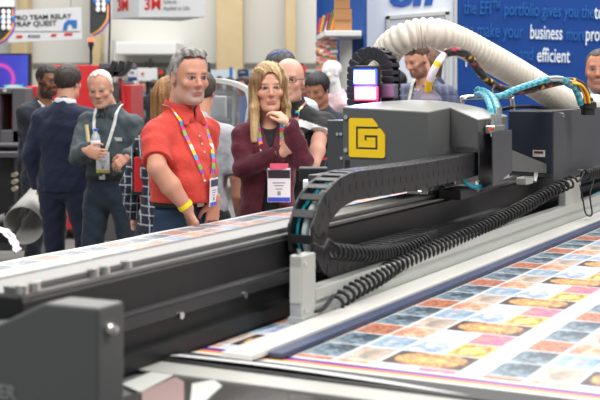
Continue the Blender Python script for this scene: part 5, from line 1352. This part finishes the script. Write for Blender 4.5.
wr, el_ = bl['_j']['R'][2], bl['_j']['R'][1]; u_ = (wr-el_)/np.linalg.norm(wr-el_); band(bl['_t'], wr-u_*.01, u_, .024, .007, M_rub, 'bracelet')
# ------------------------------------------------------------------ old man with bottle
yaw = rd(-14); loc, L, D = placer(109, 8.4, yaw)
om = dict(label='balding white-haired man in dark grey shirt holding a water bottle', loc=loc, yaw=yaw, H=1.745, vox=.0056, zmin=.9, seed=5, skin=(212, 156, 132), wide=.98, hyaw=rd(8), hpitch=rd(14), hroll=rd(-4), hs=1.06, hc=(-.03, -.07, 1.6), hdz=-.005, neckr=1.05,
  R=dict(el=L(79, 156, 8.30), wr=L(84.5, 150, 8.10), hand=dict(d=D(.85, -.05, -.25), n=D(.1, .95, .0), side=1, curl=.8, s=1.05)),
  L=dict(el=L(141, 150, 8.35), wr=L(128, 156, 8.06), hand=dict(d=D(-.75, -.1, -.6), n=D(-.1, .6, -.6), side=-1, curl=.9)),
  hair='short', hairfn=hair_short, hline=.100, side=.005, hvol=.003, htop=.003, hcol=((206, 184, 168), (236, 230, 224)), brow=(190, 180, 170), browa=.5, iris=(50, 45, 45), beard=((190, 170, 160), .2), lip=(175, 105, 95),
  clothes=[dict(kind='legs', name='trousers', mat=CLOTH, col=(28, 40, 56), ex=.0, z1=1.075, belt=True, kn={-1: (-.12, -.03, .5), 1: (.17, -.0, .5)}, an={-1: (-.13, .0, .06), 1: (.26, .12, .06)}),
    dict(kind='top', name='shirt', mat=CLOTHF, col=(66, 78, 84), z0=1.06, sleeve=1, cuff=.9, sr=(.070, .066, .046), ex=.004, folds=.006, neck=(.062, 0), vee=(.04, 1.40, -.02)),
    dict(kind='collar', mat=CLOTHF, col=(58, 70, 76))])
person(om)
zs_ = om['_zsh']
lanyard(om, [[(-.075, zs_-.02), (-.07, 1.36), (-.03, 1.24), (-.005, 1.16)], [(.075, zs_-.02), (.07, 1.36), (.04, 1.24), (.015, 1.16)]], [(228, 230, 228), (218, 222, 220)], .022)
yb_ = om['_tf'].front(0.0, 1.15, -.12); badge(om, (.005, yb_-.012, 1.19), .095, .14, None, (225, 205, 60), 0)
mb = MB(); yb_ = om['_tf'].front(0.09, 1.30, -.12); mb.box(.06, .13, yb_-.005, yb_-.001, 1.27, 1.275).box(.06, .13, yb_-.006, yb_-.001, 1.262, 1.285, .001); local(mb, 'name_tag', M_lgrey, om['_t'])
mb = MB(); mb.box(.055, .075, yb_-.004, yb_, 1.325, 1.345, .001); local(mb, 'shirt_logo', mat('logo_gold', rgb(240, 190, 40), .5), om['_t'])
# bottle
b0 = at(95.5, 158, 8.13)
wb = thing('water_bottle', 'clear plastic water bottle with blue cap held by the white-haired man', 'bottle', b0)
def lo_lathe(prof, n, name, m, t, par=None):
    mb = MB(); mb.lathe(prof, n=n); return local(mb, name, m, par or t, smooth=True)
lo_lathe([(0, 0), (.028, 0), (.031, .006), (.031, .05), (.029, .055), (.031, .06), (.031, .125), (.024, .15), (.013, .165), (.013, .175), (0, .175)], 20, 'bottle_body', mat('clear_plastic', (.85, .9, .95), .08, trans=.5, alpha=.75), wb)
lo_lathe([(0.0315, .065), (.0318, .065), (.0318, .115), (.0315, .115)], 20, 'label', mat('bottle_label', rgb(225, 232, 240), .5), wb)
lo_lathe([(0, .176), (.0145, .176), (.0145, .192), (0, .192)], 16, 'cap', mat('cap_blue', rgb(50, 100, 210), .4), wb)
a, b = at(88.5, 142, 8.09), at(86.5, 125, 8.11)
MB().cyl(a, b, .012).build('rolled_paper', mat('tan_paper', rgb(215, 195, 150), .7), tagv=('tan rolled paper held beside the water bottle', 'paper roll'))
# ------------------------------------------------------------------ navy suit man from behind
yaw = rd(163); loc, L, D = placer(66, 8.9, yaw)
sm = dict(label='dark-haired man in a navy suit seen from behind', loc=loc, yaw=yaw, H=1.775, vox=.0065, zmin=.85, seed=7, skin=(205, 150, 125), wide=1.06, hyaw=rd(-6), hs=1.03, hair='short', hairfn=hair_short, hcol=((38, 30, 28), (66, 52, 46)), hvol=.012, htop=.014, nape=-.07,
  R=dict(el=(-.24, .02, 1.13), wr=(-.23, -.08, .90), hand=dict(d=(0.05, -.2, -1), n=(1, 0, 0), side=1, curl=.4)), L=dict(el=(.25, .05, 1.13), wr=(.23, -.03, .90), hand=dict(d=(-.05, -.1, -1), n=(-1, 0, 0), side=-1, curl=.6)),
  clothes=[dict(kind='legs', name='trousers', mat=CLOTH, col=(26, 34, 58), ex=.0, z1=1.0, kn={-1: (-.15, -.02, .5), 1: (.09, .0, .5)}, an={-1: (-.22, .05, .06), 1: (.10, .03, .06)}),
    dict(kind='collar', name='collar', mat=CLOTHF, col=(225, 228, 232), dz=-.012),
    dict(kind='top', name='suit_jacket', mat=CLOTH, col=(25, 34, 60), z0=.89, sleeve=1, cuff=.93, sr=(.07, .06, .05), ex=.006, folds=.004, neck=(.058, 0), vee=(.05, 1.2, -.02), rings=[(.84, .195, .14, 0), (.98, .185, .13, 0), (1.1, .165, .118, 0), (1.25, .178, .122, 0), (1.36, .182, .115, .005), (1.42, .168, .09, .012)])])
person(sm)
# ------------------------------------------------------------------ bearded man with glasses, far left
yaw = rd(48); loc, L, D = placer(45, 9.8, yaw)
lb = dict(label='bearded man with glasses in a dark blazer over a white shirt, by grey machine', loc=loc, yaw=yaw, H=1.79, vox=.007, zmin=.85, seed=9, skin=(140, 92, 68), hyaw=rd(-2), hpitch=rd(5), hs=1.03, hair='short', hairfn=hair_short, hcol=((24, 20, 20), (42, 34, 32)), hvol=.004, htop=.006, beard=((26, 20, 18), .9), brow=(28, 20, 18), iris=(30, 20, 18), lip=(120, 66, 58),
  R=dict(el=L(27, 138, 10.0), wr=L(24, 160, 9.8), hand=dict(d=D(.1, -.2, -.9), n=D(1, .2, 0), side=1, curl=.7)),
  clothes=[dict(kind='legs', name='trousers', mat=CLOTH, col=(30, 34, 46), z1=1.0), dict(kind='top', name='shirt', mat=CLOTHF, col=(232, 232, 230), z0=.98, sleeve=.4, sr=(.05, .05, .04), ex=-.012, folds=.002, neck=(.06, -.02)),
    dict(kind='top', name='blazer', mat=CLOTH, col=(32, 38, 52), z0=.87, sleeve=1, sr=(.068, .06, .048), ex=.006, folds=.004, neck=(.066, 0), vee=(.085, .95, .0))])
person(lb); glasses(lb)
# ------------------------------------------------------------------ long brown hair woman behind the red polo man
yaw = rd(150); loc, L, D = placer(167, 6.7, yaw)
def plaid_dark(P, b, j, k):
    u_, v_ = (P[:, 0]+P[:, 1]) % .05, P[:, 2] % .05; m = (u_ < .006) | (v_ < .006); b[m] = rgb(190, 195, 205); return b
bw_ = dict(label='woman with long brown hair in dark plaid behind the red polo man', loc=loc, yaw=yaw, H=1.69, vox=.0065, zmin=.9, fem=True, seed=11, skin=(215, 165, 140), wide=.95, hair='long', hairfn=hair_long, hcol=((110, 72, 40), (176, 128, 78)), hlen=.22, ears=False, hs=1.04,
  R=dict(el=(-.22, .04, 1.1), wr=(-.2, -.06, .9), hand=dict(d=(0, -.1, -1), n=(1, 0, 0), side=1)), L=dict(el=(.22, .04, 1.1), wr=(.235, -.02, .93), hand=dict(d=(0, -.1, -1), n=(-1, 0, 0), side=-1, curl=1.)),
  clothes=[dict(kind='legs', name='trousers', mat=CLOTH, col=(28, 34, 52), z1=1.0), dict(kind='top', name='plaid_shirt', mat=CLOTHF, col=(30, 36, 56), z0=.80, sleeve=1, sr=(.06, .055, .045), paint=plaid_dark, rings=[(.76, .2, .14, 0), (.98, .17, .125, 0), (1.1, .15, .115, 0), (1.25, .16, .118, 0), (1.36, .165, .11, .005), (1.42, .16, .09, .012)])])
person(bw_)
a, b = at(135.5, 156, 6.75), at(147.5, 192, 6.75)
bg = thing('tote_bag', 'red and black tote bag hanging between white-haired man and red polo man', 'bag', ((a.x+b.x)/2, 6.75, b.z))
mb = MB(); mb.box(-.032, .032, -.09, .09, 0, a.z-b.z, .006); local(mb, 'bag_body', mat('bag_red', rgb(200, 28, 36), .6), bg)
mb = MB(); mb.box(-.038, -.030, -.092, .092, -.004, a.z-b.z+.03, .002).box(-.036, .036, -.094, .094, -.008, .012, .002); local(mb, 'bag_trim', M_rub, bg)
mb = MB(); mb.tube(catmull([(-.025, -.04, a.z-b.z), (-.01, -.02, a.z-b.z+.12), (.03, .0, a.z-b.z+.15), (.03, .03, a.z-b.z+.05), (.02, .04, a.z-b.z)], 6), .006, 6); local(mb, 'bag_handle', M_rub, bg)
# grey shirted person right behind
yaw = rd(170); loc, L, D = placer(200, 7.2, yaw)
gs = dict(label='person in a pale grey shirt mostly hidden behind the red polo man', loc=loc, yaw=yaw, H=1.72, vox=.008, zmin=.85, seed=13, skin=(205, 150, 125), hair='short', hairfn=hair_short, hcol=((60, 50, 45), (90, 76, 66)),
  clothes=[dict(kind='legs', name='trousers', mat=CLOTH, col=(40, 42, 50), z1=1.0), dict(kind='top', name='shirt', mat=CLOTHF, col=(176, 180, 188), z0=.92, sleeve=.9)])
person(gs)
# ------------------------------------------------------------------ bald man behind the blonde woman
yaw = rd(-16); loc, L, D = placer(291, 7.1, yaw)
def yoke(P, b, j, k):
    x, y, z = P.T; zt = 1.475*k
    line = zt-.055-.28*np.clip(np.abs(x)-.06, 0, .2); m = (np.abs(z-line-.014) < .019) & (np.abs(x) > .05)
    b[m] = rgb(225, 228, 230)
    m = (np.abs(z-1.225) < .006) & (x > .17) & (x < .24) & (y < .02); b[m] = rgb(200, 40, 50)
    return b
bm_ = dict(label='bald man with glasses in a black and white polo behind the blonde woman', loc=loc, yaw=yaw, H=1.80, vox=.006, zmin=.9, seed=15, skin=(218, 165, 145), wide=1.12, deep=1.1, hyaw=rd(8), hs=1.06, stubble_hair=((150, 125, 110), .2), beard=((150, 110, 95), .3), iris=(60, 50, 45), browa=.5,
  L=dict(el=L(319, 140, 6.95), wr=L(315, 164, 6.85), hand=dict(d=D(-.1, -.1, -.9), n=D(-1, 0, 0), side=-1, curl=.6)), R=dict(el=(-.24, .04, 1.13)), armskin=1.15,
  clothes=[dict(kind='legs', name='jeans', mat=DENIM, col=(56, 80, 110), z1=1.03), dict(kind='top', name='polo_shirt', mat=CLOTHF, col=(24, 25, 29), z0=1.0, sleeve=.72, sr=(.07, .072, .05), ex=.006, paint=yoke),
    dict(kind='collar', mat=CLOTHF, col=(24, 25, 29))])
person(bm_); glasses(bm_)
zs_ = bm_['_zsh']; lanyard(bm_, [[(-.06, zs_-.01), (-.055, 1.38), (-.02, 1.25), (-.0, 1.17)], [(.06, zs_-.01), (.055, 1.38), (.03, 1.25), (.01, 1.17)]], RAINBOW, .022)
# man behind him
yaw = rd(200); loc, L, D = placer(282, 8.4, yaw)
gm = dict(label='dark-haired person with blue sunglasses on the head behind the bald man', loc=loc, yaw=yaw, H=1.87, vox=.008, zmin=.9, seed=17, skin=(205, 150, 125), hair='short', hairfn=hair_short, hcol=((45, 45, 48), (96, 96, 100)), hvol=.016, htop=.016, hs=1.06,
  clothes=[dict(kind='legs', name='trousers', mat=CLOTH, col=(50, 52, 60), z1=1.05), dict(kind='top', name='shirt', mat=CLOTHF, col=(200, 208, 216), z0=1.0, sleeve=.9)])
person(gm)
R_, c_, s_ = gm['_R'], gm['_hc'], gm['_hs']; P = lambda x, yy, z: Vector(c_+R_ @ (np.array((x, yy, z))*s_)); mb = MB()
mb.tube(catmull([P(-.085, .0, .05), P(-.06, .05, .10), P(0, .075, .115), P(.06, .05, .10), P(.085, 0, .05)], 6), .0055, 8); local(mb, 'sunglasses', mat('glass_blue', rgb(30, 80, 220), .2), gm['_t'])
# black-haired person with pack
yaw = rd(-30); loc, L, D = placer(320, 9.6, yaw)
bk = dict(label='black-haired person in dark clothes looking down, left of the white mannequin', loc=loc, yaw=yaw, H=1.725, vox=.008, zmin=.9, seed=19, skin=(178, 122, 96), hpitch=rd(22), hair='short', hairfn=hair_short, hcol=((18, 17, 20), (36, 34, 38)), hvol=.014, htop=.014, hs=1.05, brow=(25, 20, 20),
  clothes=[dict(kind='legs', name='trousers', mat=CLOTH, col=(30, 32, 40), z1=1.03), dict(kind='top', name='jacket', mat=CLOTH, col=(44, 48, 58), z0=.95, sleeve=1.)])
person(bk)
# mannequin bust
yaw = rd(-55); loc, L, D = placer(335, 10.1, yaw, .1)
o_ = dict(label='x', loc=loc, yaw=yaw, H=1.73, vox=.007, zmin=1.0, seed=21, skin=(240, 240, 240), hs=.93, fem=True, wide=.8, lip=(235, 235, 235), brow=(240, 240, 240), browa=0, lida=0, iris=(235, 235, 235),
  R=dict(el=(-.16, .03, 1.2), wr=(-.15, .03, 1.1)), L=dict(el=(.16, .03, 1.2), wr=(.15, .03, 1.1)),
  clothes=[dict(kind='top', name='blouse', mat=CLOTHF, col=(222, 190, 196), z0=1.0, sleeve=.8, sr=(.05, .045, .04))])
t = person(o_); t.name = 'mannequin'; t['label'] = 'white mannequin wearing a pale pink blouse beside the blue shelf tower'; t['category'] = 'mannequin'
mb = MB(); mb.cyl((0, .02, .03), (0, .02, 1.05), .02).cyl((0, .02, 0), (0, .02, .03), .16, n=24); local(mb, 'stand', M_steel, t)
# ------------------------------------------------------------------ plaid jacket man behind the carriage
yaw = rd(-42); loc, L, D = placer(424, 9.6, yaw, .1)
def plaid(P, b, j, k):
    u_, v_ = (P[:, 0]*1.0+P[:, 1]*.8) % .07, P[:, 2] % .08; m = (u_ < .012) | (v_ < .012); b[m] = b[m]*1.5+np.array(rgb(40, 44, 60)); m = ((u_-.035) % .07 < .006); b[m] *= .7; return b
pj = dict(label='short-haired bearded man in a blue-grey plaid jacket looking down', loc=loc, yaw=yaw, H=1.84, vox=.0062, zmin=.95, seed=23, skin=(226, 166, 138), wide=1.12, hyaw=rd(-8), hpitch=rd(22), hc=(0, -.085, 1.6), hdz=.015, hs=1.03, hair='short', hairfn=hair_short, hcol=((56, 38, 30), (96, 68, 52)), hvol=.003, htop=.014, quiff=True, side=.035, nape=.02, skin2=0, beard=((84, 56, 44), .75), brow=(60, 42, 34), iris=(40, 30, 28),
  clothes=[dict(kind='legs', name='trousers', mat=CLOTH, col=(40, 42, 54), z1=1.0), dict(kind='top', name='shirt', mat=CLOTHF, col=(205, 212, 222), z0=.98, sleeve=.4, sr=(.05, .05, .04), ex=-.012, folds=.001, neck=(.06, -.02), paint=lambda P, b, j, k: np.where((((P[:, 0] % .03 < .012) | (P[:, 2] % .03 < .012))[:, None]), np.array(rgb(120, 130, 150)), b)),
    dict(kind='top', name='plaid_jacket', mat=CLOTH, col=(78, 84, 108), z0=.88, sleeve=1, sr=(.074, .064, .05), ex=.01, folds=.003, neck=(.068, 0), vee=(.062, 1.08, .0), paint=plaid)])
person(pj)
zs_ = pj['_zsh']; lanyard(pj, [[(-.06, zs_-.01), (-.055, 1.38), (-.03, 1.25), (-.0, 1.15)], [(.06, zs_-.01), (.05, 1.38), (.03, 1.25), (.01, 1.15)]], [(205, 200, 185), (190, 186, 172)], .026)
# ------------------------------------------------------------------ man at the right edge
yaw = rd(-14); loc, L, D = placer(600, 7.9, yaw)
rm_ = dict(label='dark-haired man in a pale shirt at the right edge before the blue wall', loc=loc, yaw=yaw, H=1.868, vox=.0062, zmin=.95, seed=25, skin=(200, 138, 112), hyaw=rd(-6), hs=1.08, hpitch=rd(-2), jaw=1.05, hair='short', hairfn=hair_short, hcol=((60, 50, 46), (92, 82, 76)), hvol=.003, htop=.003, hline=.08, beard=((110, 84, 74), .45), brow=(50, 38, 34), iris=(35, 28, 26),
  clothes=[dict(kind='legs', name='trousers', mat=CLOTH, col=(40, 42, 54), z1=1.05), dict(kind='top', name='shirt', mat=CLOTHF, col=(190, 205, 222), z0=1.0, sleeve=1., ex=.006), dict(kind='collar', mat=CLOTHF, col=(190, 205, 222))])
person(rm_)
# person with brown hair behind the plaid jacket man
yaw = rd(-120); loc, L, D = placer(433, 11.0, yaw, .1)
br_ = dict(label='brown-haired person half hidden behind the plaid jacket man', loc=loc, yaw=yaw, H=1.84, vox=.01, zmin=.95, seed=27, skin=(200, 145, 120), fem=True, hair='long', hairfn=hair_long, hcol=((70, 46, 34), (104, 72, 52)), hlen=.18, ears=False,
  clothes=[dict(kind='legs', name='trousers', mat=CLOTH, col=(40, 42, 54), z1=1.05), dict(kind='top', name='top', mat=CLOTHF, col=(50, 56, 76), z0=1.0, sleeve=1.)])
person(br_)
yaw = rd(160); loc, L, D = placer(362, 7.9, yaw)
person(dict(label='person in a navy jacket mostly hidden behind the status lamp', loc=loc, yaw=yaw, H=1.66, vox=.008, zmin=.9, seed=31, skin=(200, 145, 120), wide=1.15, hair='short', hairfn=hair_short, hcol=((24, 24, 28), (50, 48, 52)),
  clothes=[dict(kind='legs', name='trousers', mat=CLOTH, col=(40, 42, 54), z1=1.05), dict(kind='top', name='jacket', mat=CLOTH, col=(34, 52, 96), z0=.95, sleeve=1.)]))
# ------------------------------------------------------------------ crowd far behind
CR = [ # px, head top y, Y, yaw, shirt, hair, skin, label
 (134, 81, 24, 150, (38, 42, 56), (170, 165, 160), 'grey-haired person in a navy shirt, leftmost of the blurred left crowd'),
 (140, 80.5, 26, 60, (92, 160, 180), (90, 70, 55), 'brown-haired person in a teal shirt in the blurred left crowd'),
 (146, 81, 28, 200, (96, 76, 130), (60, 50, 48), 'person in a purple shirt in the blurred left crowd'),
 (153.5, 79.5, 23, 170, (52, 52, 58), (70, 50, 42), 'person in a charcoal shirt, rightmost of the blurred left crowd'),
 (229, 77, 24, 30, (58, 58, 66), (42, 36, 34), 'dark-haired person in grey seen just above the clear hood'),
 (209, 79, 22, -20, (70, 100, 165), (100, 66, 48), 'person in a blue shirt seen through the clear hood'),
 (219, 76, 27, 10, (90, 90, 96), (60, 44, 38), 'person in pale grey behind the clear hood'),
 (239, 77.5, 20, 100, (48, 46, 54), (26, 24, 26), 'black-haired person in dark grey facing the blue-shirted person'),
 (247, 76.5, 18.5, -60, (56, 104, 190), (80, 58, 46), 'brown-haired person in a bright blue shirt left of the blonde woman'),
 (303, 74, 21, 0, (130, 60, 62), (50, 40, 38), 'person in a maroon shirt right of the bald man'),
 (311, 75, 23, 180, (66, 70, 84), (36, 32, 34), 'person in slate shirt between the bald man and black-haired person'),
 (398, 70, 11.0, -80, (60, 70, 100), (30, 28, 30), 'black-haired person behind the status lamp and plaid jacket man'),
 (21, 81, 17, 20, (60, 56, 60), (60, 46, 40), 'dark-haired person beyond the grey machine under the violet screen'),
]
for i, (px, ty, Y, yw, sc_, hc_, lab) in enumerate(CR):
    loc, L, D = placer(px, Y, rd(yw), .1 if Y == 11.0 else 0)
    H_ = CAMZ+(HZ-ty)/F*Y-loc[2]
    person(dict(label=lab, loc=loc, yaw=rd(yw), H=min(H_, 1.9), vox=.016, zmin=.85, seed=i, skin=(200, 148, 122), hair='short', hairfn=hair_short, hcol=(tuple(int(v*.8) for v in hc_), hc_), hvol=.012, hvox=.012, hs=1.05, group='blurred visitors in the hall',
      clothes=[dict(kind='legs', name='trousers', mat=CLOTH, col=(44, 46, 58), z1=1.0), dict(kind='top', name='shirt', mat=CLOTHF, col=sc_, z0=.95, sleeve=.8)]))
